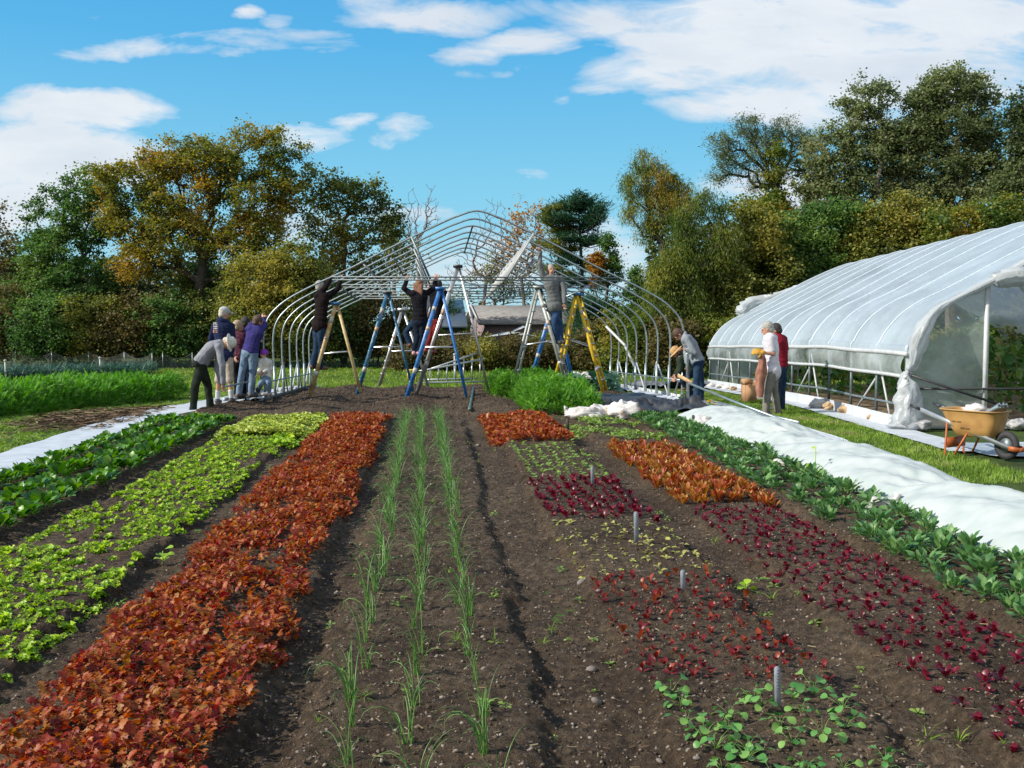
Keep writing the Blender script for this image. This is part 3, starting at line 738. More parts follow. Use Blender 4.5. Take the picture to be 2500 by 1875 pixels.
# ================================================================ carrots, leeks, collards
def carrot(name, label, A, B, width, h, n, seed):
    A = np.array(A[:2]); B = np.array(B[:2]); d = B - A; ln = np.linalg.norm(d); d /= ln; nr = np.array([-d[1], d[0]])
    if nr[1] < 0: nr = -nr
    s = rng.uniform(0, ln, n); t = rng.random(n) * width
    x = A[0] + d[0] * s + nr[0] * t; y = A[1] + d[1] * s + nr[1] * t
    u = t / width; edge = 1 - np.clip(1 - np.minimum(u, 1 - u) / .14, 0, 1) ** 2 * .75
    top = h * edge * (1 + 1.6 * fbm(s * 2.4, t * 2.6, seed, 3))
    z = terrain(x, y) + .04 + top * (.15 + .75 * rng.random(n) ** .5) - .08
    V, F, r = scatter(T_FROND[0], T_FROND[1], np.stack([x, y, z], 1), rots(rng.uniform(0, 6.3, n), np.radians(rng.uniform(0, 80, n)), rng.normal(0, .6, n)), rng.uniform(.4, .7, n), np.clip(rng.random(n) * .8 + .2 * u, 0, 1))
    return tag(link(name, mesh_np(name, V, F, ML_CARROT, r)), label, 'carrots', kind='stuff')
A = GQ(0, 903); B = GQ(414, 862); A = A + (A - B) * .25
carrot('carrot_tops', 'broad feathery green carrot bed on the left field', A, B, 2.7, .47, 26000, 5)
A = np.array([2.05, 16.9]); B = np.array([2.05, 24.5])
def carrot_y(name, label, x0, x1, y0, y1, h, n, seed):
    x = rng.uniform(x0, x1, n); y = rng.uniform(y0, y1, n)
    u = (x - x0) / (x1 - x0); e1 = np.minimum(np.minimum(u, 1 - u) * (x1 - x0), np.minimum(y - y0, y1 - y)) / .2
    top = h * (1 - np.clip(1 - e1, 0, 1) ** 2 * .75) * (1 + 1.7 * fbm(x * 2.6, y * 2.6, seed, 3))
    z = terrain(x, y) + .05 + top * (.15 + .75 * rng.random(n) ** .5) - .08
    V, F, r = scatter(T_FROND[0], T_FROND[1], np.stack([x, y, z], 1), rots(rng.uniform(0, 6.3, n), np.radians(rng.uniform(0, 80, n)), rng.normal(0, .6, n)), rng.uniform(.35, .62, n), rng.random(n))
    return tag(link(name, mesh_np(name, V, F, ML_CARROT, r)), label, 'carrots', kind='stuff')
carrot_y('carrot_tops', 'near block of feathery carrot tops inside the hoop frame', 1.62, 2.85, 16.8, 20.6, .50, 9500, 3)
carrot_y('carrot_tops', 'farther block of feathery carrot tops under the grey stepladder', 1.25, 2.75, 21.0, 24.5, .52, 8500, 13)
T_LEEK = blade([.012, .016, .014, .003], .5, 1.1, .3, 0)
A = GQ(-60, 823); B = GQ(308, 812); n = 3600
d = (B - A)[:2]; s = rng.random(n); t = rng.random(n) * 2.2
x = A[0] + d[0] * s; y = A[1] + d[1] * s + t
V, F, r = scatter(T_LEEK[0], T_LEEK[1], np.stack([x, y, terrain(x, y) + rng.random(n) * .2], 1), rots(rng.uniform(0, 6.3, n), np.radians(rng.uniform(35, 85, n)), rng.normal(0, .4, n)), rng.uniform(.7, 1.1, n), rng.random(n))
tag(link('leek_row', mesh_np('leek_row', V, F, ML_LEEK, r)), 'blue green leeks growing in a thick row by the netting', 'leeks', kind='stuff')
T_COLL = blade([.01, .012, .09, .13, .12, .07, .01], .42, 1.0, .2, .18)
cl = variants('collard_plant', T_COLL, ML_COLL, 5, n=(11, 16), tilt=(5, 75), sc=(.6, 1.0), spread=.04, stem=.25)
for i, (x, y) in enumerate([(1.95 + .45 * a + rng.uniform(-.1, .1), 25.2 + .75 * b + rng.uniform(-.15, .15)) for a in range(7) for b in range(4)]):
    o = bpy.data.objects.new('collard_plant', cl[i % 5]); COL.objects.link(o); s = rng.uniform(.8, 1.15)
    o.location = (x, y, float(terrain(x, y)) + .03); o.scale = (s, s, s); o.rotation_euler = (0, 0, rng.uniform(0, 6))
    tag(o, 'broad leaved blue green collard plant behind the carrot tops', 'collards', 'collard plants behind the carrots')
# ================================================================ shared materials
M_GALV = mat('galvanised', (.36, .42, .42), .42, .7, col2=(.26, .31, .32), scale=14)
M_GALV2 = mat('galvanised_dull', (.17, .20, .21), .5, .6, col2=(.12, .14, .15), scale=14)
M_WHITE = mat('white_paint', (.50, .52, .52), .5, col2=(.42, .43, .43), scale=9)
M_YWOOD = mat('yellow_fibreglass', (.47, .37, .17), .6, col2=(.36, .20, .07), scale=9, thr=(.45, .62))
M_YELL = mat('yellow_ladder_paint', (.70, .47, .02), .4, col2=(.55, .36, .03), scale=6)
M_BLUE = mat('blue_ladder_paint', (.02, .14, .42), .42, col2=(.12, .28, .48), scale=6, thr=(.5, .68))
M_TEAL = mat('teal_ladder_paint', (.015, .13, .26), .45, col2=(.20, .30, .36), scale=6, thr=(.5, .68))
M_ALU = mat('aluminium', (.60, .62, .63), .35, .7, col2=(.48, .50, .50), scale=11)
M_ALUD = mat('grey_ladder', (.34, .36, .34), .5, .3, col2=(.26, .28, .26), scale=11)
M_DARK = mat('dark_plastic', (.03, .03, .035), .5)
M_FAB = mat('row_cover_fabric', (.47, .51, .50), .85, col2=(.37, .43, .41), scale=4.5, thr=(.4, .75), bump=.5, bscale=9, transl=.12)
def ridge(m, sc, st):
    for n_ in m.node_tree.nodes:
        if n_.type == 'BUMP': n_.inputs['Strength'].default_value = st; k_ = n_.inputs['Height'].links[0].from_node; k_.noise_type = 'RIDGED_MULTIFRACTAL'; k_.inputs['Scale'].default_value = sc; k_.inputs['Detail'].default_value = 4
ridge(M_FAB, 3.2, .55)
M_SHEET = mat('white_sheet', (.52, .55, .58), .6, col2=(.43, .46, .49), scale=5, bump=.3, bscale=11)
ridge(M_SHEET, 4, .4)
M_BLACKF = mat('black_fabric', (.026, .028, .032), .5, col2=(.045, .048, .055), scale=6, bump=.6, bscale=9)
M_BAGW = mat('white_bag', (.55, .53, .51), .6, col2=(.50, .47, .44), scale=9, bump=.6, bscale=12)
M_BAGT = mat('burlap_bag', (.46, .33, .19), .85, col2=(.30, .19, .10), scale=8, bump=.6, bscale=16, thr=(.45, .6))
M_BAGG = mat('grey_bag', (.42, .42, .42), .6, col2=(.26, .26, .27), scale=8, bump=.6, bscale=16)
M_WOOD = mat('plain_wood', (.55, .36, .18), .7, col2=(.42, .26, .12), scale=12)

# ================================================================ hoop house frame
FX, FY0, SP, NB = 0.88, 20.4, 1.22, 8
HALF = [(4.27, 0.0), (4.29, .55), (4.31, 1.05), (4.30, 1.40), (4.23, 1.66), (4.08, 1.87), (3.80, 2.10), (3.28, 2.38), (2.63, 2.68), (1.95, 3.03), (1.32, 3.345), (.60, 3.69), (.36, 3.785), (.16, 3.858), (0, 3.885)]
def smoothpath(pts, n=6):
    p = np.array(pts, float); out = []
    for i in range(len(p) - 1):
        a = p[max(i - 1, 0)]; b = p[i]; c = p[i + 1]; d = p[min(i + 2, len(p) - 1)]
        for k in range(n):
            t = k / n; out.append(.5 * ((2 * b) + (-a + c) * t + (2 * a - 5 * b + 4 * c - d) * t * t + (-a + 3 * b - 3 * c + d) * t ** 3))
    out.append(p[-1]); return np.array(out)
def rafter_z(x):
    h = smoothpath(HALF, 4); i = np.argmin(np.abs(h[:, 0] - abs(x)) + (h[:, 1] < 1.5) * 9); return h[i, 1]
hf = thing('hoop_house_frame', 'bare galvanised pipe frame of the half built hoop house over the tilled floor', 'greenhouse frame', (FX, FY0, 0))
hp = smoothpath(HALF, 4)
full = np.concatenate([hp * [-1, 1], hp[::-1][1:]])
def fz(y): return float(terrain(FX, y)) + .03
for k in range(NB):
    y = FY0 + k * SP; z0 = fz(y)
    q = full[(full[:, 1] > .35)]
    mb = MB(); mb.tube(np.stack([FX + q[:, 0], np.full(len(q), y), q[:, 1] + z0], 1), .020, 8); mb.build('bow', M_GALV, hf, True)
    for s in (-1, 1):
        mb = MB(); mb.tube([(FX + s * 4.28, y, z0 - .1), (FX + s * 4.29, y, z0 + .72)], .030, 8); mb.build('ground_post', M_GALV, hf, True)
    if k % 2 == 0:
        for dz in (0, -.06):
            xr = 1.95 + 1.0
            mb = MB(); mb.tube([(FX - 2.92, y - .05, 2.54 + z0 + dz), (FX + 2.92, y - .05, 2.54 + z0 + dz)], .016, 6); mb.build('collar_tie', M_GALV2, hf, True)
    for (xa, xb, m) in ((-.95, -1.32, M_GALV2), (.58, 1.16, M_WHITE), (-2.35, -2.75, M_GALV2)):  # white on the right braces paints in the glint of the metal
        if m is M_GALV2 and k % 2: continue
        if xb == -2.75: a, b = (FX - 2.0, y, 2.5 + z0), (FX - 2.35, y, rafter_z(2.35) + z0)
        else: a, b = (FX + xa, y - .03, 2.50 + z0), (FX + xb, y - .03, rafter_z(xb) + z0)
        mb = MB(); mb.beam(a, b, .045, .02, (1, 0, 0)); mb.build('truss_brace', m, hf)
mb = MB(); mb.tube([(FX, FY0 + 2 * SP - .1, 3.86 + fz(FY0 + 2 * SP)), (FX, FY0 + 7 * SP + .1, 3.86 + fz(FY0 + 7 * SP))], .02, 6); mb.build('ridge_pipe', M_DARK, hf)
for s in (-1, 1):
    y0, y1 = FY0 - .2, FY0 + 7 * SP + .2
    mb = MB(); mb.beam((FX + s * 4.34, y0, fz(y0) + .06), (FX + s * 4.34, y1, fz(y1) + .06), .08, .03, (0, 0, 1)); mb.build('baseboard', M_GALV2 if s < 0 else M_WHITE, hf)
    mb = MB(); mb.tube([(FX + s * 4.27, y0, fz(y0) + .42), (FX + s * 4.27, y1, fz(y1) + .42)], .016, 6); mb.build('side_rail', M_GALV, hf)
    for k in range(0, NB - 1):
        y = FY0 + k * SP; a = (FX + s * 4.29, y, fz(y) + .78); b = (FX + s * 4.29, y + SP * .55, fz(y) + .08)
        if k % 2: a, b = (a[0], y + SP * .9, a[2] - .1), (b[0], y + .12, b[2])
        mb = MB(); mb.tube([a, b], .018, 6); mb.build('corner_brace', M_WHITE if k % 2 else M_GALV, hf)
# pale end brace inside the right wall, dark clamp bars
mb = MB(); yb = FY0 + 6.3 * SP; mb.tube([P(1480, 797, yb), P(1524, 841, yb - .5), P(1553, 902, yb - .9)], .035, 8); mb.build('end_brace', M_WHITE, hf, True)
mb = MB(); mb.tube([P(1383, 724, 21.4), P(1440, 699, 21.6)], .02, 6); mb.build('clamp_bar', M_GALV, hf, True)
mb = MB(); mb.tube([P(836, 705, 21.2), P(872, 732, 21.6)], .018, 6); mb.build('clamp_bar', M_GALV2, hf, True)
mb = MB(); mb.tube([P(962, 630, 21.4), P(984, 672, 21.8)], .018, 6); mb.build('clamp_bar', M_GALV2, hf, True)
mb = MB(); mb.tube([P(1262, 678, 21.5), P(1306, 636, 21.8)], .016, 6); mb.build('clamp_bar', M_GALV2, hf, True)

M_STK1 = mat('sticker_pale', (.50, .50, .46), .5, col2=(.35, .34, .30), scale=30)
M_STK2 = mat('sticker_red', (.45, .20, .08), .5, col2=(.50, .48, .42), scale=24)
# ================================================================ stepladders
def ladder(label, top, lf, rf, D, mats, climb='L', wb=.48, wt=.30, twist=.25, cap=None, cap_m=None, nstep=7, rail=.075, rear=.045, steps_both=False):
    g = P(*lf, D); Dl = D
    def onground(u, v0):
        p = P(u, v0, D); return np.array([p[0], p[1], float(terrain(p[0], p[1])) + .09 * (p[1] < 30)])
    T = P(*top, D); A = P(*lf, D); B = P(*rf, D)
    base = (A + B) / 2; base[2] = min(A[2], B[2])
    t = thing('stepladder', label, 'ladder', base, 'stepladders under the hoop house frame')
    ray = (A + B) / 2 - CAM; ray[2] = 0; ray /= np.linalg.norm(ray); rx = np.cross(ray, [0, 0, 1.0]); wd = ray * math.cos(twist) + rx * math.sin(twist)
    a, b = (A, B) if climb == 'L' else (B, A)
    mF, mR = mats
    for s in (-1, 1):
        mb = MB(); mb.beam(a + wd * s * wb / 2, T + wd * s * wt / 2 + (a - T) / np.linalg.norm(a - T) * .0, rail, .028, np.cross(wd, a - T)); mb.build('front_rail', mF, t)
        mb = MB(); mb.beam(b + wd * s * (wb * .92) / 2, T + wd * s * (wt - .05) / 2 + Rt * (.03 if climb == 'L' else -.03), rear, .024, np.cross(wd, b - T)); mb.build('rear_rail', mR, t)
        mb = MB(); k = .46; pa = a + (T - a) * k; pb = b + (T - b) * k
        mb.beam(pa + wd * s * .2, pb + wd * s * .18, .025, .008, (0, 0, 1)); mb.build('spreader', M_ALU, t)
    for (k0, m_) in ((.80, M_STK1), (.62, M_STK2), (.22, M_STK1)):
        fa = a - wd * wb / 2; fb = T - wd * wt / 2; k1 = k0 + rng.uniform(.03, .06); mb = MB(); mb.beam(fa + (fb - fa) * k0, fa + (fb - fa) * k1, rail + .004, .033, np.cross(wd, a - T)); mb.build('sticker', m_, t)
    for i in range(1, nstep + 1):
        k = i / (nstep + 1); pa = a + (T - a) * k; w2 = (wb + (wt - wb) * k) / 2
        mb = MB(); mb.beam(pa - wd * w2, pa + wd * w2, .085, .022, Rt); mb.build('step', M_ALU, t)
        if steps_both or i % 3 == 1:
            pb = b + (T - b) * k; w2 *= .9
            mb = MB(); mb.beam(pb - wd * w2, pb + wd * w2, .03 if not steps_both else .07, .02, Rt); mb.build('rear_bar', M_ALU, t)
    mb = MB(); mb.box(T + np.array([0, 0, .015]), (.20, wt + .08, .055), np.stack([Rt, wd, [0, 0, 1.0]], 1)); mb.build('top_cap', cap_m or M_DARK, t)
    return t
M_CAPB = mat('blue_cap', (.02, .12, .30), .5)
ladder('worn yellow wooden looking stepladder with a blue top, leftmost under the frame', (820, 743), (757, 966), (880, 955), 21.3, (M_YWOOD, M_YWOOD), 'L', cap_m=M_CAPB, nstep=5, rail=.08, rear=.06, twist=.03)
ladder('teal blue stepladder between the yellow one and the woman in black', (946, 716), (873, 960), (1009, 957), 23.0, (M_TEAL, M_TEAL), 'L', cap_m=M_DARK, nstep=6, rail=.08, rear=.05, twist=.03)
ladder('smallest bare aluminium stepladder, behind the teal blue one', (982, 757), (926, 942), (1045, 941), 25.0, (M_ALU, M_ALU), 'L', cap_m=M_ALU, nstep=5, rail=.06, twist=.05)
ladder('bright blue stepladder in front, with the woman in black standing on it', (1075, 706), (994, 968), (1139, 967), 21.2, (M_BLUE, M_BLUE), 'L', cap_m=M_BLUE, nstep=6, rail=.08, rear=.055, twist=.03)
ladder('tallest aluminium stepladder with a black top, its head above the collar ties', (1118, 652), (1018, 960), (1192, 951), 22.3, (M_ALU, M_ALU), 'L', cap_m=M_DARK, nstep=8, rail=.075, rear=.045, twist=.04)
ladder('dull grey stepladder with the man in grey standing on it', (1316, 703), (1250, 961), (1388, 940), 21.8, (M_ALUD, M_ALUD), 'R', cap_m=M_ALUD, nstep=8, rail=.07, rear=.05, twist=.2, steps_both=True)
ladder('blue stepladder half hidden behind the man in grey', (1350, 742), (1303, 908), (1398, 926), 25.0, (M_BLUE, M_BLUE), 'L', cap_m=M_BLUE, nstep=6, rail=.09, rear=.07, twist=.05)
ladder('bright yellow stepladder with a blue top, rightmost under the frame', (1411, 720), (1362, 916), (1477, 956), 22.0, (M_YELL, M_YELL), 'R', cap_m=M_CAPB, nstep=7, rail=.07, rear=.065, twist=.2, steps_both=True)

# straight ladders lying on edge behind
def lying(label, p0, p1, h0, h1, n):
    p0 = np.array(p0); p1 = np.array(p1); t = thing('lying_ladder', label, 'ladder', p0, 'aluminium ladders lying on edge')
    up = np.array([0, 0, 1.0])
    for (o0, o1) in ((0, 0), (h0, h1)):
        mb = MB(); mb.beam(p0 + up * o0, p1 + up * o1, .06, .03, (0, 0, 1)); mb.build('rail', M_ALU, t)
    for i in range(n):
        k = (i + .5) / n; a = p0 + (p1 - p0) * k
        mb = MB(); mb.tube([a, a + up * (h0 + (h1 - h0) * k)], .017, 6); mb.build('rung', M_ALU, t)
a = G(1017, 941); b = G(1182, 938); a[2] += .08; b[2] += .08
lying('long aluminium ladder lying on its edge behind the bright blue stepladder', a, b, .34, .72, 8)
a = G(1040, 933); b = G(1163, 930); a[2] += .08; b[2] += .08
lying('second aluminium ladder on its edge, just behind the long one', a, b, .30, .85, 6)
t = thing('saw_stand', 'small bright yellow metal stand on the soil behind the front ladders', 'stand', G(995, 942))
g = G(995, 942) + np.array([0, 0, .1])
for dx in (0, .26):
    for dy in (0, .3):
        mb = MB(); mb.beam(g + [dx, dy, 0], g + [dx * .9 + .01, dy * .9, .36], .04, .03, (1, 0, 0)); mb.build('leg', M_YELL, t)
mb = MB(); mb.box(g + [.13, .15, .375], (.34, .38, .035)); mb.build('top', M_YELL, t)
a = G(1147, 1009); b = G(1156, 957); mb = MB(); mb.tube([a + [0, 0, .07], b + [0, 0, .12]], .03, 10)
tag(mb.build('drain_pipe', mat('green_grey_pipe', (.07, .12, .11), .4), smooth=True), 'dark green grey pipe lying on the tilled soil pointing at the camera', 'pipe')
# white post with round cap
def capped_post(p, h, label):
    t = thing('capped_post', label, 'post', p, 'white posts with round caps')
    mb = MB(); mb.tube([p, p + [0, 0, h]], .028, 8); mb.build('post', M_WHITE, t, True)
    mb = MB(); mb.ball(p + np.array([0, 0, h + .04]), .05, nu=10, nv=8); mb.build('cap', mat('post_cap', (.45, .45, .42), .5), t, True)
p = G(1110, 930); capped_post(p, .85, 'white post with round cap behind the bright blue stepladder')
p = G(14, 928); capped_post(p, .62, 'white post with round cap at the left edge among the leeks')
p = G(245, 918); capped_post(p, .62, 'white post with round cap among the leeks, left of the people')

# ================================================================ covers, plastic, bags
def sheet(name, label, cat, xs, ys, zf, m, closed=True, smooth=True):
    X, Y = np.meshgrid(xs, ys); mb = MB()
    X, Y, Z = zf(X, Y); mb.grid(np.stack([X, Y, Z], -1).transpose(1, 0, 2)); return tag(mb.build(name, m, smooth=smooth), label, cat)
# left flat white strip
def zf(X, Y):
    ed = .035 * fbm(Y * 2.2, Y * 0, 4) * 2
    sh = np.clip((Y - 16.0) * .075, 0, 1.25)
    w = (X + 4.9) / .5
    Xn = X + ed * (w < 0) + sh - np.clip(13 - Y, 0, 9) * .0
    return Xn, Y, terrain(Xn, Y) + .055 + .018 * fbm(X * 3, Y * 3, 6, 3) + .012 * np.sin(Y * 5 + 2 * fbm(Y, X, 2)) * (np.abs(w))
sheet('ground_sheet', 'flat white fabric strip laid along the left edge of the spinach bed', 'ground cover', np.linspace(-5.2, -4.28, 16), np.linspace(6.0, 29.5, 260), zf, M_SHEET)
# right row cover: a low tunnel of white fabric
def zf(X, Y):
    u = (X - 3.95) / 1.05
    H = .27 + .08 * fbm(Y * .55, Y * 0 + 1, 88, 2) * 2 + .03 * np.sin(Y * 2.1)
    pin = np.exp(-((Y - 12.2) / .28) ** 2) + .8 * np.exp(-((Y - 8.25) / .3) ** 2)
    H = H * (1 - .5 * np.clip(pin, 0, 1)) * np.clip((16.1 - Y) / 1.3, 0, 1) ** .45
    prof = np.clip(np.sin(np.clip(u, 0, 1) * np.pi), 0, 1) ** .62
    fold = .035 * np.sin((X - 4) * 26 + Y * 14 + 3 * fbm(X * 2, Y * 2, 9)) * np.clip(pin, 0, 1) * prof
    rip = .034 * np.abs(fbm(X * 7 + Y * 2, Y * 3 - X, 15, 4)) * 2 + .012 * np.sin(X * 16 + Y * 5 + 4 * fbm(X, Y, 3)) + .03 * fbm(X * 2.4, Y * 1.7, 25, 3)
    wid = 1.12 + .12 * fbm(Y * .8, Y * 0, 66) * 2
    Xn = 3.68 + .022 * (Y - 4) + u * wid + .02 * fbm(Y * 3, X, 16)
    return Xn, Y, terrain(Xn, Y) + .06 + H * prof + rip * (.3 + prof) + fold
sheet('row_cover', 'long white fabric row cover humped over a bed beside the right spinach', 'row cover', np.linspace(3.9, 5.05, 60), np.linspace(4.0, 16.1, 420), zf, M_FAB)
def zf(X, Y):
    Xn = X + .05 * fbm(Y * 2, Y * 0, 3) - np.clip(13.0 - Y, 0, 4) * .10 * (X > 5)
    return Xn, Y, terrain(Xn, Y) + .05 + .035 * fbm(X * 4, Y * 1.2, 7, 4) + .01 * np.sin(X * 40)
sheet('plastic_sheet', 'flat white plastic sheet lying between the row cover and the turf', 'plastic sheet', np.linspace(4.75, 5.5, 24), np.linspace(10.2, 18.6, 120), zf, M_SHEET)
def zf(X, Y):
    Xn = X + .12 * fbm(Y * 1.7, Y * 0, 31) * 2
    return Xn, Y, terrain(Xn, Y) + .05 + np.abs(.16 * fbm(X * 5, Y * 2.5, 17, 4))
sheet('plastic_sheet', 'crumpled white plastic along the right base of the hoop frame', 'plastic sheet', np.linspace(4.85, 5.45, 16), np.linspace(18.2, 29.0, 160), zf, M_SHEET)
def zf(X, Y):
    cr = np.exp(-((Y - 17.4) / .5) ** 2)
    Xn = X + .15 * fbm(Y * 1.1, Y * 0, 51)
    return Xn, Y + .25 * fbm(X * 1.3, X * 0, 8), terrain(X, Y) + .07 + .06 * fbm(X * 2.2, Y * 1.4, 27, 4) + cr * np.abs(1.0 * fbm(X * 2.2, Y * 2.4, 37, 4)) + .015 * np.sin(X * 9 + Y * 3)
sheet('black_fabric', 'black landscape fabric rucked up beside the near carrot tops', 'ground cover', np.linspace(2.9, 4.75, 90), np.linspace(16.8, 22.6, 170), zf, M_BLACKF)
def zf(X, Y):
    return X, Y, terrain(X, Y) + .05 + np.abs(.55 * fbm(X * 1.5, Y * 1.9, 47, 4)) * np.clip(np.minimum(X - 5.6, 8.4 - X) * 2, 0, 1)
sheet('grey_fabric', 'grey ground fabric with a raised edge behind the right wall of the frame', 'ground cover', np.linspace(5.6, 8.4, 60), np.linspace(27.2, 29.2, 40), zf, mat('grey_fabric', (.13, .13, .14), .6, col2=(.2, .2, .21), scale=5, bump=.5, bscale=10))

BG = 'sandbags and knots holding the covers down'
def bag(label, p, size, m, name='sandbag', knot=False, seed=0, rz=0, group=BG):
    p = np.array(p, float); c, s_ = math.cos(rz), math.sin(rz)
    rot = np.array([[c, -s_, 0], [s_, c, 0], [0, 0, 1]])
    mb = MB(); r = np.random.default_rng(seed + 5)
    mb.ball(p + [0, 0, size[2] * .42], (size[0] / 2, size[1] / 2, size[2] / 2), rot, 34, 22, noise=.42, seed=seed * 3 + 1)
    Vb = mb.V[0]; cb = Vb.mean(0); Vb += (Vb - cb) * (1.1 * np.abs(fbm(Vb[:, 0] * 9 + seed, Vb[:, 1] * 9 + Vb[:, 2] * 14, seed, 4)) - .1)[:, None]
    if knot:
        k = p + rot @ np.array([size[0] * .42, 0, size[2] * .75])
        mb.tube([p + rot @ np.array([size[0] * .2, 0, size[2] * .6]), k, k + [.02, 0, .05]], [size[2] * .25, .018, .035], 9)
        mb.ball(p + rot @ np.array([-size[0] * .3, 0, size[2] * .3]), (size[0] * .3, size[1] * .4, size[2] * .35), rot, 14, 10, noise=.4, seed=seed + 40)
    return tag(mb.build(name, m, smooth=True), label, 'sandbag', group)
z_ = np.array([0, 0, .05])
bag('white sandbag at the near left of the pile before the black fabric', G(1418, 1033) + z_, (.62, .34, .22), M_BAGW, knot=True, seed=1, rz=2.9)
bag('white sandbag in the middle of the pile before the black fabric', G(1467, 1030) + z_, (.50, .34, .26), M_BAGW, seed=2)
bag('white sandbag with a brown stain, right in the pile before the black fabric', G(1520, 1031) + z_, (.58, .38, .30), mat('stained_bag', (.68, .64, .60), .6, col2=(.28, .16, .09), scale=5, thr=(.55, .68), bump=.5, bscale=12), seed=3)
bag('puffed white plastic bag by the foot of the yellow stepladder', G(1414, 952) + z_, (.75, .5, .48), M_BAGW, 'plastic_bag', seed=4)
bag('dirty white sandbag tied at the far end of the row cover', G(1722, 1052) + z_, (.30, .28, .20), M_BAGW, seed=5)
bag('white knotted sandbag pinching the row cover near its far part', G(1909, 1155) + z_, (.22, .16, .11), M_BAGW, seed=6)
bag('white knotted bag with a pink tie on the near edge of the row cover', G(2150, 1262) + z_, (.30, .17, .13), M_BAGW, knot=True, seed=7)
tie = bpy.data.objects[-1] if False else None
for i, (u, v, m, sz, lb) in enumerate([
    (1738, 949, M_BAGW, .42, 'white sandbag, farthest along the greenhouse side'), (1757, 952, M_BAGW, .45, 'second farthest white sandbag along the greenhouse side'),
    (1776, 955, M_BAGW, .42, 'white sandbag third from the far end of the greenhouse side'), (1792, 958, M_BAGT, .36, 'yellowish sandbag left of the cardboard box'),
    (1806, 961, M_BAGG, .30, 'small grey sandbag just left of the cardboard box'), (1919, 977, M_BAGG, .42, 'rounded grey sandbag just right of the two talking men'),
    (1963, 985, M_BAGT, .40, 'tan crumpled sandbag right of the rounded grey one'), (1997, 999, M_BAGW, .52, 'white flattened sandbag between two tan ones'),
    (2024, 1003, M_BAGT, .40, 'tan sandbag touching the flattened white one'), (2046, 1004, mat('brown_bag', (.20, .12, .08), .8, col2=(.34, .24, .17), scale=7, bump=.5), .40, 'dark brown sandbag in the row along the greenhouse'),
    (2069, 1012, M_BAGT, .46, 'pale tan sandbag next to the dark brown one'), (2138, 1029, M_BAGT, .44, 'lone tan rounded sandbag near the greenhouse corner'),
    (2205, 1047, M_BAGW, .50, 'white sandbag at the foot of the greenhouse corner'), (2242, 1052, M_BAGG, .58, 'long grey sandbag right of the greenhouse corner'),
    (2452, 1050, M_BAGG, .40, 'grey sandbag behind the wheelbarrow tray'), (2488, 1052, M_BAGG, .50, 'pale grey sandbag behind the wheelbarrow at the right edge')]):
    bag(lb, G(u, v) + [0, 0, .02], (sz * .72, sz * .52, sz * .36), m, seed=20 + i, rz=i * 1.3, group='sandbags along the covered greenhouse')

# long pipes resting on the white sheet
for i, (a, b, r, lb) in enumerate([((1682, 944, .45), (1912, 1036, .06), .022, 'longest thin pipe, propped on the frame and slanting down to the sheet'),
    ((1735, 985, .04), (1950, 1041, .06), .022, 'thin pipe nearest the turf on the white sheet'), ((1700, 983, .04), (1915, 1040, .08), .020, 'thin pipe just inside the outermost one'),
    ((1690, 988, .04), (1985, 1068, .08), .02, 'middle thin pipe of the bundle on the sheet'), ((1760, 1010, .04), (2040, 1092, .09), .02, 'thin pipe nearest the row cover'),
    ((1850, 1035, .05), (1893, 1045, .05), .03, 'short stub of dark pipe on the sheet')]):
    mb = MB(); p, q = G(a[0], a[1], a[2]), G(b[0], b[1], b[2]); p[2] = float(terrain(p[0], p[1])) + a[2] + .06; q[2] = float(terrain(q[0], q[1])) + b[2] + .06
    mb.tube([p, (p + q) / 2 - [0, 0, .01], q], r, 8); tag(mb.build('metal_pipe', M_GALV if i < 5 else M_DARK, smooth=True), lb, 'pipe', 'pipes lying on the white sheet')
for i, (a, b, lb) in enumerate([((572, 990), (662, 976), 'galvanised pipe on the ground at the feet of the bending man'), ((578, 984), (650, 968), 'galvanised pipe lying just behind the front one by the kneeling child'), ((548, 993), (590, 985), 'short pipe on the white strip by the bending man')]):
    mb = MB(); p, q = G(*a), G(*b); p[2] += .14; q[2] += .14; mb.tube([p, q], .034, 8); tag(mb.build('metal_pipe', M_GALV, smooth=True), lb, 'pipe', 'pipes by the left group')

# plant labels
def stake(label, u, v, h, wd=.035, m=None, name='plant_label'):
    p = G(u, v, .05); p[2] = float(soilz(p[0], p[1])); n = 8
    a = np.linspace(0, np.pi, 7); pr = [(wd / 2 * math.cos(t), h - wd / 2 + wd / 2 * math.sin(t)) for t in a] + [(-wd / 2, -.03), (wd / 2, -.03)]
    mb = MB(); k = len(pr)
    V = [(x, -.003, z) for x, z in pr] + [(x, .003, z) for x, z in pr] + [(0, -.003, h / 2), (0, .003, h / 2)]
    F3 = [[i, (i + 1) % k, 2 * k] for i in range(k)] + [[(i + 1) % k + k, i + k, 2 * k + 1] for i in range(k)]
    F4 = [[i, i + k, (i + 1) % k + k, (i + 1) % k] for i in range(k)]
    mb.add(V, [np.array(F3), np.array(F4)])
    o = mb.build(name, m or mat('label_plastic', (.26, .28, .31), .7, col2=(.19, .21, .24), scale=30)); o.location = p; o.rotation_euler = (R(-4), 0, R(12)); tag(o, label, 'plant label', 'plant labels standing in the beds')
    # faint pencilled lettering
    mt = MB(); rr = np.random.default_rng(int(u))
    for i in range(7):
        z = h * (.9 - i * .07); mt.box((rr.uniform(-.002, .002), -.0038, z), (wd * rr.uniform(.25, .45), .0008, h * .028))
    w_ = mt.build('lettering', mat('pencil', (.16, .17, .19), .7), None); w_.parent = o
stake('nearest and tallest grey plant label, in front of the round leaved seedlings', 1899, 1748, .165, .026)
stake('third grey plant label from the camera, between the yellow and crimson seedlings', 1554, 1332, .21, .034)
stake('second grey plant label from the camera, at the edge of the rust red seedlings', 1668, 1464, .12, .03)
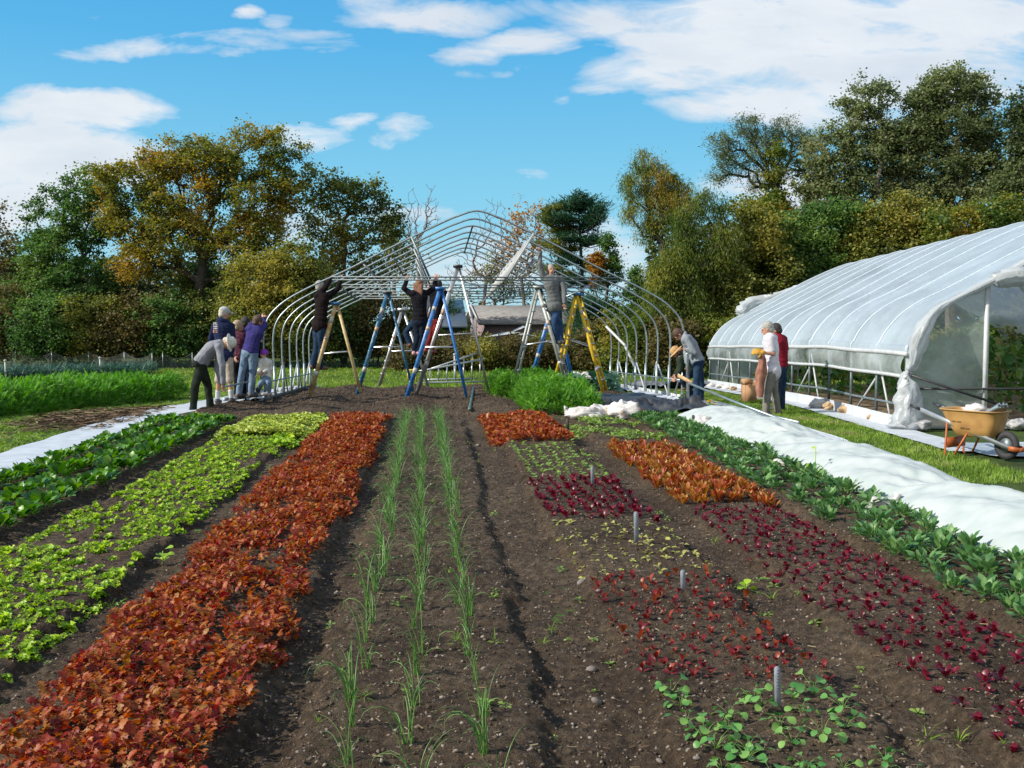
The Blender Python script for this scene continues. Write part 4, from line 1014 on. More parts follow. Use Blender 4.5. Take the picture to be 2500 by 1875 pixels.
stake('farthest tall grey plant label, between the lime and crimson seedlings', 1447, 1195, .17, .034)
M_STK = mat('dark_stake', (.07, .06, .05), .7)
for (u, v, lb) in ((937, 1036, 'small dark stake at the far end of the red lettuce'), (1386, 1046, 'small dark stake before the white sandbags'), (1192, 1028, 'pale wooden stake at the far end of the seedling bed'), (480, 1024, 'grey stake at the far end of the left spinach'), (1693, 1036, 'small dark stake at the far end of the right spinach')):
    stake(lb, u, v, .16, .05, M_STK if 'dark' in lb else M_WOOD, 'bed_stake')

# yellow flowers
M_PETAL = mat('yellow_petal', (.80, .55, .01), .5, col2=(.75, .42, .01), scale=40, transl=.2)
def flowers(label, p, n, h):
    t = thing('flowering_plant', label, 'flowers', p, 'yellow flowers at the end of the right bed'); mb = MB(); ml = MB()
    for i in range(n):
        a = rng.uniform(0, 6.3); r = rng.uniform(.02, .14); q = np.array(p) + [math.cos(a) * r, math.sin(a) * r, h * rng.uniform(.75, 1.1)]
        ml.tube([p, (np.array(p) + q) / 2 + [0, 0, .05], q], .006, 4, rnd=.4)
        for k in range(7):
            V, F, _ = scatter(*blade([.006, .018, .020, .008], .045, .6, .1), q[None], rots(np.array([k * .9]), np.array([.35])), np.ones(1), np.zeros(1)); mb.add(V, F)
    V, F, r = rosette(T_SPIN, 24, sc=(.5, .9), spread=.06, stem=.12); ml.add(V + np.array(p), F, 0, r)
    mb.build('blossoms', M_PETAL, t); ml.build('foliage', ML_RAD, t, True)
flowers('clump of bright yellow flowers at the end of the row cover', G(1743, 1024), 9, .30)
flowers('thin plant with a few yellow flowers nearer the hoop frame', G(1668, 992), 3, .36)
def bigweed(label, p, h):
    mb = MB()
    V, F, r = rosette(T_ROUND, 9, tilt=(0, 60), sc=(.8, 1.5), spread=.02, stem=h); mb.add(V + np.array(p), F, 0, r); mb.tube([p, np.array(p) + [0, 0, h]], .004, 4)
    tag(mb.build('broadleaf_weed', ML_GREENL, smooth=True), label, 'weed')
def onsoil(u, v):
    p = G(u, v, .05); p[2] = float(soilz(p[0], p[1])); return p
bigweed('bright green broad leaved weed on the path left of the red lettuce', onsoil(398, 1372), .09)
bigweed('bright green weed on the path right of the seedling bed', onsoil(1822, 1432), .03)
bigweed('tall pale weed growing up against the white row cover', onsoil(1990, 1170), .30)

# ================================================================ covered greenhouse
GN = G(2206, 1050); GF = G(1731, 945); GN[2] = 0; GF[2] = 0
gd = (GF - GN); GL = np.linalg.norm(gd[:2]); gd /= np.linalg.norm(gd); gn = np.array([gd[1], -gd[0], 0.0])
GP = [(0, .0), (0, 1.12), (.05, 1.28), (.16, 1.48), (.39, 1.74), (.72, 1.96), (1.14, 2.16), (2.1, 2.68), (3.1, 3.18), (3.9, 3.50), (4.3, 3.56)]
gp = smoothpath(GP, 4); GW = 8.6
prof = np.concatenate([gp, (gp[::-1] * [-1, 1] + [GW, 0])[1:]])
def gpt(s, inset, z):
    p = GN + gd * s + gn * inset; return np.array([p[0], p[1], z + .9 * float(terrain(p[0], p[1]))])
gh = thing('greenhouse', 'plastic covered greenhouse on the right with its lower side rolled up', 'greenhouse', GN)
def mat_film(name, col, tr_, rough=.35, gl=.25, wr=1.0):
    m, nt, N, L = newmat(name)
    d = N.new('ShaderNodeBsdfPrincipled'); d.inputs['Base Color'].default_value = (*col, 1); d.inputs['Roughness'].default_value = rough; d.inputs['Specular IOR Level'].default_value = gl * 2
    tc = N.new('ShaderNodeTexCoord'); nz = N.new('ShaderNodeTexNoise'); nz.inputs['Scale'].default_value = 1.6; nz.inputs['Detail'].default_value = 5; nz.inputs['Roughness'].default_value = .6
    L.new(tc.outputs['Object'], nz.inputs['Vector'])
    bp = N.new('ShaderNodeBump'); bp.inputs['Strength'].default_value = .35 * wr; bp.inputs['Distance'].default_value = .12; L.new(nz.outputs[0], bp.inputs['Height']); L.new(bp.outputs[0], d.inputs['Normal'])
    c = _ramp(nt, [(tuple(x * .88 for x in col), .35), (col, .6)], nz.outputs[0]); L.new(c, d.inputs['Base Color'])
    tl = N.new('ShaderNodeBsdfTranslucent'); tl.inputs['Color'].default_value = (*[min(1, x * 1.1) for x in col], 1)
    a = N.new('ShaderNodeMixShader'); a.inputs[0].default_value = .35; L.new(d.outputs[0], a.inputs[1]); L.new(tl.outputs[0], a.inputs[2])
    t = N.new('ShaderNodeBsdfTransparent'); b = N.new('ShaderNodeMixShader'); b.inputs[0].default_value = tr_
    n2 = N.new('ShaderNodeTexNoise'); n2.inputs['Scale'].default_value = .7; n2.inputs['Detail'].default_value = 6; n2.inputs['Roughness'].default_value = .65; L.new(tc.outputs['Object'], n2.inputs['Vector'])
    mr = N.new('ShaderNodeMapRange'); mr.inputs[1].default_value = .35; mr.inputs[2].default_value = .68; mr.inputs[3].default_value = tr_ * .35; mr.inputs[4].default_value = min(.9, tr_ * 1.9); L.new(n2.outputs[0], mr.inputs[0]); L.new(mr.outputs[0], b.inputs[0]); L.new(a.outputs[0], b.inputs[1]); L.new(t.outputs[0], b.inputs[2])
    o = N.new('ShaderNodeOutputMaterial'); L.new(b.outputs[0], o.inputs[0]); return m
M_FILM = mat_film('greenhouse_film', (.60, .69, .76), .16)
M_FILM2 = mat_film('side_film', (.62, .68, .68), .50)
M_GABLE = mat_film('gable_film', (.42, .48, .45), .36, .2, .35)
M_RIB = mat('film_rib', (.58, .67, .74), .4)
# roof film
ss = np.linspace(-.05, GL + .05, 130); roof = [q for q in prof if q[1] >= 1.12]
PT = []
for s in ss:
    row = []
    for j, (i_, z) in enumerate(roof):
        w = .03 * fbm(s * 1.1 + 3, i_ * .9, 5, 3) - .004 * (1 - abs(math.cos(s / GL * int(GL / 1.22 + 1) * math.pi)))
        row.append(gpt(s, i_ + (w if i_ < 1.5 else 0) * -1, z + w * .6))
    PT.append(row)
mb = MB(); mb.grid(np.array(PT)); mb.build('roof_film', M_FILM, gh, True)
nrib = int(GL / 1.22) + 1
for k in range(nrib + 1):
    s = min(k * GL / nrib, GL)
    q = [gpt(s, i_ - .002, z + .002) for i_, z in prof if z > .9][:len(prof) // 2 + 3]
    mb = MB(); mb.tube(q, .012, 6); mb.build('rib', M_RIB, gh, True)
    mb = MB(); mb.tube([gpt(s, .02, -.05), gpt(s, .02, 1.15)], .026, 8); mb.build('side_post', M_GALV2, gh, True)
    mb = MB(); mb.tube([gpt(s, GW - .02, -.05), gpt(s, GW - .02, 1.15)], .026, 8); mb.build('side_post', M_GALV2, gh, True)
    if k < nrib:
        a, b = (gpt(s, .03, .75), gpt(s + 1.0, .03, .08)) if k % 3 == 1 else (gpt(s + 1.1, .03, 1.0), gpt(s + .55, .03, .05))
        if k % 3 != 2: mb = MB(); mb.tube([a, b], .017, 6); mb.build('diagonal_brace', M_WHITE, gh, True)
for (h, r, nm, m) in ((1.14, .035, 'hip_board', M_WHITE), (.80, .028, 'roll_bar', M_WHITE), (.36, .018, 'side_rail', M_GALV)):
    q = [gpt(s, -.02 if h > .5 else .02, h + .006 * math.sin(s * 2.1)) for s in np.linspace(-.1, GL, 40)]
    mb = MB(); mb.tube(q, r, 8); mb.build(nm, m, gh, True)
PT = [[gpt(s, -.015 - .05 * math.sin((1.12 - z) / .32 * math.pi) * (1 + fbm(s * 3, z * 2, 9)) - .02 * fbm(s * 9, z * 3 + s * 4, 19) * 2, z) for z in np.linspace(.81, 1.12, 8)] for s in np.linspace(0, GL, 160)]
mb = MB(); mb.grid(np.array(PT)); mb.build('side_film', M_FILM2, gh, True)
for (i0, w_) in ((-.05, .0), (GW, .0)):
    PT = [[gpt(s, i0 + .03 * fbm(s * 2, z * 9, 4), z) for z in (-.03, .1, .2)] for s in np.linspace(0, GL, 60)]
    mb = MB(); mb.grid(np.array(PT)); mb.build('base_skirt', M_SHEET, gh, True)
PT = [[gpt(s, i_ + .05 * fbm(s * 1.3, i_, 14) * 2, .03 + .03 * fbm(s * 4, i_ * 6, 24)) for i_ in np.linspace(-.48, .05, 8)] for s in np.linspace(-2.6, GL, 90)]
mb = MB(); mb.grid(np.array(PT)); tag(mb.build('ground_strip', M_SHEET, smooth=True), 'pale plastic strip on the ground along the greenhouse side', 'plastic sheet')
# near gable: film from the corner to the door post
def arch_z(i_):
    return float(np.interp(min(i_, GW - i_), gp[:, 0][3:], gp[:, 1][3:]))
ins = np.linspace(.0, 1.18, 26)
PT = [[gpt(.02 + .03 * fbm(i_ * 5, t * 4 + i_ * 2, 44), i_, .02 + (arch_z(max(i_, .02)) - .02) * t) for t in np.linspace(0, 1, 22)] for i_ in ins]
mb = MB(); mb.grid(np.array(PT)); mb.build('gable_film', M_GABLE, gh, True)
for i_ in (.04, 1.20, 3.1, 5.5, 7.1): mb = MB(); mb.beam(gpt(.0, i_, -.05), gpt(.0, i_, arch_z(i_) - .02), .06 if i_ < 2 else .05, .05, gn); mb.build('end_post', M_WHITE if i_ < 2 else M_GALV2, gh)
mb = MB(); mb.beam(gpt(-.03, .05, .62), gpt(-.03, 3.1, .62), .03, .03, (0, 0, 1)); mb.build('end_rail', M_DARK, gh)
mb = MB(); mb.tube([gpt(-.06, .02, .84), gpt(-.25, 1.25, .42)], .022, 6); mb.build('roll_crank', M_DARK, gh)
# bunched film at the gable edge, corner and peak
def bunch(path, r, nm, m, n=22, amp=.35, seed=0):
    q = smoothpath(path, 6); k = len(q); rr = np.interp(np.linspace(0, 1, k), np.linspace(0, 1, len(r)), r)
    mb = MB(); mb.tube(q, rr, n); V = mb.V[0]; V += (fbm(V[:, 0] * 9 + V[:, 2] * 7, V[:, 1] * 9 + V[:, 2] * 5, seed, 3) * amp * rr.mean() * 3)[:, None] * gn
    m_ = k * n; ang = np.tile(np.arange(n), k); cc_ = np.repeat(q, n, 0); fo = 1 + .28 * np.sin(ang * 2.6 + np.repeat(np.arange(k), n) * .22) + .9 * fbm(ang * .9, np.repeat(np.arange(k), n) * .3, seed + 3, 3); V[:m_] = cc_ + (V[:m_] - cc_) * fo[:, None]
    mb.build(nm, m, gh, True)
M_BUNCH = mat_film('bunched_film', (.60, .64, .66), .2)
bunch([gpt(-.04, .05, .9), gpt(-.10, .10, 1.15), gpt(-.12, .18, 1.45), gpt(-.05, .42, 1.76), gpt(-.04, .75, 1.97), gpt(-.04, 1.3, 2.24), gpt(-.05, 2.2, 2.72), gpt(-.05, 3.3, 3.26)], [.05, .10, .11, .06, .04, .045, .06, .06], 'gathered_film', M_BUNCH, seed=3)
bunch([gpt(-.02, .02, .88), gpt(-.06, .03, .5), gpt(-.10, -.02, .15), gpt(-.12, -.05, .02)], [.05, .13, .17, .20], 'gathered_film', M_BUNCH, seed=5, amp=.5)
bunch([gpt(-.05, 1.24, 2.22), gpt(-.12, 1.62, 2.28), gpt(-.14, 1.82, 2.05), gpt(-.12, 1.95, 1.82)], [.10, .13, .10, .02], 'gathered_film', M_BUNCH, seed=7, amp=.7)
bunch([gpt(-.05, 1.9, 2.5), gpt(-.15, 2.5, 2.62), gpt(-.12, 3.2, 3.0)], [.08, .16, .06], 'gathered_film', M_BUNCH, seed=9, amp=.7)
bunch([gpt(GL + .05, .9, 2.10), gpt(GL + .25, 1.2, 2.35), gpt(GL + .2, 1.9, 2.55), gpt(GL + .05, 2.6, 2.9)], [.12, .20, .10, .02], 'gathered_film', M_BUNCH, seed=11, amp=.8)
# far gable film
PT = [[gpt(GL + .02, i_, .02 + (arch_z(max(i_, .02)) - .02) * t) for t in np.linspace(0, 1, 6)] for i_ in np.linspace(0, 2.6, 16)]
mb = MB(); mb.grid(np.array(PT)); mb.build('gable_film', M_GABLE, gh, True)
# crops inside
n = 3600; s = rng.uniform(.6, GL - .5, n); i_ = rng.choice([1.4, 2.9, 4.4, 6.0], n) + rng.normal(0, .25, n)
pt = GN[None] + gd[None] * s[:, None] + gn[None] * i_[:, None]; pt[:, 2] = terrain(pt[:, 0], pt[:, 1]) + rng.random(n) ** .8 * 1.35
V, F, r = scatter(T_SPIN[0], T_SPIN[1], pt, rots(rng.uniform(0, 6.3, n), rng.uniform(-1.2, .8, n), rng.normal(0, .5, n)), rng.uniform(.8, 1.5, n), rng.random(n))
tag(link('tomato_rows', mesh_np('tomato_rows', V, F, mat_leaf('tomato_leaf', [(.02, .07, .015), (.04, .12, .02), (.09, .16, .03), (.12, .09, .03)], .3, .5), r, True)), 'tall green crop rows growing inside the covered greenhouse', 'crop rows', kind='stuff')
# soil floor inside
PT = [[gpt(s, i_, .035) for i_ in np.linspace(.1, GW - .1, 20)] for s in np.linspace(0.05, GL, 30)]
mb = MB(); mb.grid(np.array(PT)); tag(mb.build('greenhouse_floor', mat('straw_floor', (.20, .13, .06), .9, col2=(.09, .06, .035), scale=8, bump=.5), smooth=True), 'straw covered soil floor inside the covered greenhouse', 'soil', kind='structure')

# cardboard box
p = G(1828, 982); t = thing('cardboard_box', 'open brown cardboard box on the turf beside the two talking men', 'box', p)
M_CARD = mat('cardboard', (.42, .24, .12), .8, col2=(.36, .20, .10), scale=10)
w_, d_, h_ = .24, .26, .36
for nm, c_, s_ in (('side', (-w_ / 2, 0, h_ / 2), (.008, d_, h_)), ('side', (w_ / 2, 0, h_ / 2), (.008, d_, h_)), ('side', (0, -d_ / 2, h_ / 2), (w_ - .01, .008, h_)), ('side', (0, d_ / 2, h_ / 2), (w_ - .01, .008, h_)), ('base', (0, 0, .01), (w_ - .02, d_ - .02, .006))):
    mb = MB(); mb.box(p + c_, s_); mb.build(nm, M_CARD, t)
for s in (-1, 1):
    mb = MB(); mb.beam(p + [s * w_ / 2, 0, h_], p + [s * (w_ / 2 + .02), 0, h_ + .10], d_ - .01, .006, (0, 1, 0)); mb.build('flap', M_CARD, t)
mb = MB(); mb.beam(p + [0, d_ / 2, h_], p + [0, d_ / 2 + .03, h_ + .12], w_ - .01, .006, (1, 0, 0)); mb.build('flap', M_CARD, t)

# ================================================================ wheelbarrow
WB = P(2382, 1090, 11.9); WB[2] = float(terrain(WB[0], WB[1])) + .02
wb = bpy.data.objects.new('wheelbarrow', None); COL.objects.link(wb); wb.location = WB; wb.rotation_euler = (0, 0, R(-60)); wb.scale = (.76, .76, .88)
tag(wb, 'yellow tray wheelbarrow with metal pipes in it, parked at the greenhouse corner', 'wheelbarrow')
M_TRAY = mat('tray_yellow', (.42, .235, .075), .55, col2=(.28, .14, .045), scale=5, thr=(.45, .75)); M_ORG = mat('frame_orange', (.42, .11, .02), .5, col2=(.30, .07, .02), scale=9)
M_TYRE = mat('tyre', (.028, .028, .03), .7, bump=.4, bscale=40)
def wpart(mb, nm, m, smooth=True): o = mb.build(nm, m, None, smooth); o.parent = wb; return o
# tray: lofted rounded rectangles, outer and inner skins
mb = MB(); ringz = [(.62, .47, .33, -.02), (.60, .455, .315, -.02), (.50, .42, .29, 0.0), (.38, .36, .255, .02), (.285, .30, .21, .04), (.27, .25, .16, .04)]
def rr(hx, hy, cx, z, n=40):
    th = np.linspace(0, 2 * np.pi, n, endpoint=False); e = .45
    x = np.sign(np.cos(th)) * np.abs(np.cos(th)) ** e * hx; y = np.sign(np.sin(th)) * np.abs(np.sin(th)) ** e * hy
    return np.stack([x * (1 + .0) + cx, y * (1 - .12 * (x / hx + 1) / 2 * 1), np.full(n, z)], 1)
loop = [rr(a, b, c, z) for z, a, b, c in ringz] ; inner = [rr(a - .012, b - .012, c, z + .008) for z, a, b, c in ringz[::-1]]
allr = loop[::-1] + [rr(.49, .35, -.02, .625), rr(.49, .35, -.02, .64)] + inner[::-1]
A_ = np.array(allr); A_ = np.concatenate([A_, A_[:, :1]], 1); mb.grid(A_)
for rg in (loop[-1], inner[0]):
    cpt = rg.mean(0); k = len(rg); mb.add(np.concatenate([rg, cpt[None]]), np.array([[i, (i + 1) % k, k] for i in range(k)]))
tray = wpart(mb, 'tray', M_TRAY)
mb = MB(); r2 = np.random.default_rng(4); x = -.20
for w1 in (.045, .05):
    for i in range(4): mb.box((x, -.388, .53 + 0), (.011, .003, .022)); mb.box((x + .003, -.388, .53 + r2.uniform(-.008, .008)), (.014, .003, .005)); x += .018
    x += .012
mk = mb.build('lettering', mat('marking', (.12, .05, .02), .6)); mk.parent = tray; mk.location = (.04, .062, .02); mk.rotation_euler = (R(9), 0, 0)
for s in (-1, 1):
    mb = MB(); mb.beam((-.78, s * .30, .60), (.60, s * .13, .17), .055, .03, (0, 0, 1)); wpart(mb, 'handle_rail', M_ALU, False)
    mb = MB(); mb.tube([(-.95, s * .32, .65), (-.78, s * .30, .60)], .022, 8); wpart(mb, 'grip', M_DARK)
    mb = MB(); mb.tube([(-.34, s * .25, .45), (-.36, s * .26, .02), (-.33, s * .26, -.01)], .016, 8); mb.tube([(-.02, s * .2, .33), (-.20, s * .25, .02)], .016, 8); wpart(mb, 'leg', M_ORG)
    mb = MB(); mb.beam((.60, s * .13, .17), (.74, s * .07, .15), .06, .03, (0, 0, 1)); wpart(mb, 'nose_bracket', M_ORG, False)
    mb = MB(); mb.beam((.20, s * .18, .30), (.30, s * .16, .48), .03, .012, (1, 0, 0)); wpart(mb, 'tray_stay', M_ORG, False)
mb = MB(); mb.box((-.33, 0, .17), (.02, .5, .14)); wpart(mb, 'cross_plate', M_ORG, False)
mb = MB(); mb.box((.74, 0, .15), (.03, .16, .05)); wpart(mb, 'nose_plate', M_ORG, False)
a = np.linspace(0, 2 * np.pi, 29); mb = MB(); q = np.stack([.50 + .145 * np.cos(a), 0 * a, .19 + .145 * np.sin(a)], 1); mb.tube(q, .05, 12, cap=False); wh = wpart(mb, 'tyre', M_TYRE)
mb = MB(); mb.tube([(.50, -.035, .19), (.50, .035, .19)], .10, 18); mb.tube([(.50, -.12, .19), (.50, .12, .19)], .012, 8); o = mb.build('rim', M_GALV2, None, True); o.parent = wh
MW = Matrix.Translation(WB) @ Matrix.Rotation(R(-60), 4, 'Z') @ Matrix.Diagonal((.76, .76, .88, 1))
def wbp(*c): return np.array(MW @ Vector(c))
for i in range(5):
    mb = MB(); mb.tube([wbp(-.05 + .04 * i, .02 + .05 * i, .50), wbp(.38, -.02 + .055 * i, .70 + .03 * (i % 2))], .028, 10, cap=False)
    mb.tube([wbp(.37, -.02 + .055 * i, .695 + .03 * (i % 2)), wbp(.372, -.02 + .055 * i, .697 + .03 * (i % 2))], .024, 10)
    tag(mb.build('short_pipe', M_GALV, smooth=True), 'short metal pipe sticking out of the wheelbarrow tray', 'pipe', 'short pipes in the wheelbarrow')
bag('pale crumpled cloth lying in the wheelbarrow tray', wbp(-.02, -.02, .56), (.30, .2, .14), M_BAGW, 'cloth', seed=61)
# plastic and weeds right of the barrow
PT = [[(x, y, float(terrain(x, y)) + .03 + .05 * abs(float(fbm(x * 3, y * 4, 71, 3)))) for y in np.linspace(11.2, 12.5, 14)] for x in np.linspace(6.6, 8.6, 24)]
mb = MB(); mb.grid(np.array(PT)); tag(mb.build('plastic_sheet', mat('blue_grey_sheet', (.30, .36, .42), .5, col2=(.55, .57, .58), scale=3, thr=(.5, .6), bump=.4), smooth=True), 'blue grey plastic sheet on the ground right of the wheelbarrow', 'plastic sheet')

# ================================================================ far house, shed, tarps
def house(name, label, cat, p0, wdt, dep, hw, hr, wallm, roofm, rz=0, gable_m=None):
    o = bpy.data.objects.new(name, None); COL.objects.link(o); o.location = p0; o.rotation_euler = (0, 0, rz); tag(o, label, cat)
    mb = MB(); V = [(0, 0, -.5), (wdt, 0, -.5), (wdt, dep, -.5), (0, dep, -.5), (0, 0, hw), (wdt, 0, hw), (wdt, dep, hw), (0, dep, hw), (0, dep / 2, hr), (wdt, dep / 2, hr)]
    mb.add(V, [np.array([[0, 1, 5, 4], [1, 2, 6, 5], [2, 3, 7, 6], [3, 0, 4, 7]]), np.array([[4, 8, 7], [5, 6, 9]])]); w = mb.build('wall', wallm); w.parent = o
    mb = MB(); e = .35; sl = (hr - hw) / (dep / 2)
    for s in (0, 1):
        y0, y1 = (-e, dep / 2) if s == 0 else (dep + e, dep / 2); z0, z1 = hw - e * sl + .08, hr + .08
        V = [(-e, y0, z0), (wdt + e, y0, z0), (wdt + e, y1, z1), (-e, y1, z1)]; V += [(a, b, c - .1) for a, b, c in V]
        mb.add(V, np.array([[0, 1, 2, 3], [7, 6, 5, 4], [0, 4, 5, 1], [1, 5, 6, 2], [2, 6, 7, 3], [3, 7, 4, 0]]))
    r = mb.build('roof', roofm); r.parent = o
    return o
DH = 52.0
p = Q(1048, 735, DH); M_HW = mat('pinkish_siding', (.30, .22, .22), .8, col2=(.25, .18, .18), scale=3); M_HR = mat('grey_shingle', (.25, .235, .22), .9, col2=(.18, .17, .16), scale=4, bump=.5)
h = house('house', 'low pinkish house with a long grey roof beyond the brush', 'house', (p[0], p[1], p[2]), 6.6, 5.5, .92 + .0, 1.78, M_HW, M_HR, R(6))
for (x, z, w1, h1) in ((1.2, .2, .8, .5), (3.2, .2, 1.0, .5), (5.2, .2, .8, .5)):
    mb = MB(); mb.box((x, -.03, z), (w1, .06, h1)); f = mb.build('window', M_WHITE); f.parent = h
    mb = MB(); mb.box((x, -.07, z), (w1 - .14, .03, h1 - .14)); g_ = mb.build('pane', mat('dark_pane', (.02, .025, .03), .1)); g_.parent = f
for s in (0, 1):
    mb = MB(); mb.beam((-.37, -.35 if s == 0 else 5.85, .92 - .05), (-.37, 2.75, 1.86), .14, .05, (0, 0, 1)); f = mb.build('bargeboard', M_WHITE); f.parent = h
p = Q(1165, 728, DH + 3); house('outbuilding', 'low grey roofed outbuilding at the right of the house', 'shed', (p[0], p[1], p[2]), 3.6, 3, .4, .95, M_HW, M_HR, R(4))
p = Q(865, 735, 47); house('shed', 'shed with a pale corrugated roof behind the woman in black', 'shed', (p[0], p[1], p[2]), 2.8, 6, .75, 1.9, mat('shed_wall', (.06, .07, .06), .8), mat('corrugated', (.45, .50, .53), .5, .3), R(2))
def tarp(label, u, v, wd, h, D, seed):
    c = Q(u, v, D); mb = MB(); X = np.linspace(-wd / 2, wd / 2, 18); Yv = np.linspace(-.6, .6, 8)
    PT = [[(c[0] + x, c[1] + y, c[2] + h * (1 - abs(x) / (wd / 2)) * (1 - .5 * abs(y)) + .08 * float(fbm(x * 3, y * 3, seed))) for y in Yv] for x in X]
    mb.grid(np.array(PT)); tag(mb.build('tarpaulin', M_WHITE, smooth=True), label, 'tarpaulin', 'white covers before the house')
tarp('white tarpaulin spread low in front of the house, wider one', 1105, 732, 4.0, .36, 46, 1)
tarp('small white bundle on top of the spread tarpaulin', 1130, 716, 1.1, .3, 46.5, 2)
tarp('thin white cover behind the tall aluminium ladder, left of the house', 985, 735, 3.0, .12, 46, 3)

# net fence
g0 = thing('net_fence', 'low sagging garden net on thin white posts behind the leeks', 'fence', G(127, 903))
posts = [(-60, 893), (39, 897), (127, 900), (217, 899), (304, 901), (372, 905), (398, 904), (470, 903)]
tops = []
for (u, v) in posts:
    p = G(u, v); hh = .72; mb = MB(); mb.tube([p, p + [0, 0, hh]], .013, 6); mb.build('post', M_GALV, g0); tops.append((p, hh))
def mat_net():
    m, nt, N, L = newmat('net_mat'); d = N.new('ShaderNodeBsdfPrincipled'); d.inputs['Base Color'].default_value = (.13, .15, .14, 1); d.inputs['Roughness'].default_value = .7
    tc = N.new('ShaderNodeTexCoord'); nz = N.new('ShaderNodeTexNoise'); nz.inputs['Scale'].default_value = 30; L.new(tc.outputs['Object'], nz.inputs['Vector'])
    t = N.new('ShaderNodeBsdfTransparent'); b = N.new('ShaderNodeMixShader'); rp = _ramp(nt, [((.70,) * 3, .3), ((.9,) * 3, .7)], nz.outputs[0]); L.new(rp, b.inputs[0]); L.new(d.outputs[0], b.inputs[1]); L.new(t.outputs[0], b.inputs[2])
    o = N.new('ShaderNodeOutputMaterial'); L.new(b.outputs[0], o.inputs[0]); return m
mb = MB(); wire = MB()
for (a, ha), (b, hb) in zip(tops[:-1], tops[1:]):
    n = 14; row = []
    for k in range(n + 1):
        t_ = k / n; p = a + (b - a) * t_; sag = .26 * 4 * t_ * (1 - t_); H = ha - sag
        row.append([p + [0, .05 * math.sin(t_ * 9), H * q] for q in (0, .33, .66, 1)])
    mb.grid(np.array(row)); wire.tube([r_[3] for r_ in row], .007, 4)
mb.build('net', mat_net(), g0); wire.build('top_line', mat('net_line', (.10, .11, .10), .7), g0)
# ================================================================ people
M_SKIN = mat('skin', (.50, .27, .18), .55, col2=(.42, .21, .14), scale=10)
def cloth(name, c, c2=None, sc=9): return mat(name, c, .95, spec=.1, col2=c2 or tuple(x * .78 for x in c), scale=sc, bump=.35, bscale=18)
def hairm(name, c): return mat(name, c, .6, col2=tuple(x * .6 for x in c), scale=40, bump=.8, bscale=70)
VOX = []
def capsule(mb, a, b, ra, rb, n=12):
    a = np.array(a, float); b = np.array(b, float); d = b - a; l = np.linalg.norm(d) + 1e-9; d = d / l
    pts = []; rs = []
    for k in range(4): th = math.pi / 2 * (1 - k / 4); pts.append(a - d * ra * math.sin(th) * .98); rs.append(ra * math.cos(th) + .0005)
    for k in range(6): t = k / 5; pts.append(a + d * l * t); rs.append(ra + (rb - ra) * t)
    for k in range(1, 5): th = math.pi / 2 * (k / 4); pts.append(b + d * rb * math.sin(th) * .98); rs.append(rb * math.cos(th) + .0005)
    mb.tube(np.array(pts), np.array(rs), n)
def frame_of(up, fwd):
    u = np.array(up, float); u /= np.linalg.norm(u); f = np.array(fwd, float); f = f - u * f.dot(u); f /= np.linalg.norm(f) + 1e-9
    return np.stack([np.cross(f, u), f, u], 1)    # x right, y forward, z up
def torso(mb, pel, chest, neck, shL, shR, fwd, k=1.0, extra=0):
    up = chest - pel; rot = frame_of(up, fwd); lat = rot[:, 0]
    hw = np.linalg.norm(shL - shR) / 2
    hw = max(hw, .15)
    n = 9
    c0 = pel; 
    for i in range(n):
        t = i / (n - 1); c = pel + (neck - pel) * t * .9 + (chest - (pel + neck) / 2) * math.sin(t * math.pi) * .9
        w = np.interp(t, [0, .25, .45, .8, 1], [.165, .145, .145, .185, .13]) * k + extra; dp = np.interp(t, [0, .3, .7, 1], [.115, .10, .115, .085]) * k + extra
        mb.ball(c, (w, dp, .10 * k + extra), rot, 14, 10)
    mb.ball((shL + chest) / 2 + (neck - chest) * .35, (.11 * k, .09 * k + extra, .09 * k), rot, 12, 8); mb.ball((shR + chest) / 2 + (neck - chest) * .35, (.11 * k, .09 * k + extra, .09 * k), rot, 12, 8)
def hand(mb, el, ha, fwd, curl=1.1, k=1.0):
    d = ha - el; d = d / np.linalg.norm(d); rot = frame_of(d, fwd); x, y = rot[:, 0], rot[:, 1]   # palm faces y
    c = ha + d * .045 * k
    mb.ball(c, (.042 * k, .017 * k, .052 * k), rot, 10, 8)
    for i, (o, ln) in enumerate(((-.03, .062), (-.010, .075), (.010, .072), (.029, .056))):
        p = c + x * o * k + d * .042 * k; a = .25 + .1 * i; r = .0095 * k
        for seg in range(3):
            q = p + (d * math.cos(a) + y * math.sin(a)) * ln * k * (.45, .32, .25)[seg]; capsule(mb, p, q, r, r * .92, 7); p = q; r *= .93; a += curl * .6
    p = c - x * .036 * k - d * .02 * k; q = p - x * .028 * k + d * .02 * k + y * .015 * k; capsule(mb, p, q, .0115 * k, .0105 * k, 7); capsule(mb, q, q + (d * .6 + y * .6 + x * .3) * .026 * k, .0105 * k, .009 * k, 7)
def vox(mb, name, m, parent, voxel=.009, wr=0.0, seed=0, sm=3):
    me = mb.mesh('tmp', m); o = bpy.data.objects.new('tmp', me); COL.objects.link(o)
    a = o.modifiers.new('r', 'REMESH'); a.mode = 'VOXEL'; a.voxel_size = voxel; a.use_smooth_shade = True
    b = o.modifiers.new('s', 'SMOOTH'); b.factor = .5; b.iterations = sm
    VOX.append((o, name, m, parent, wr, seed)); return o
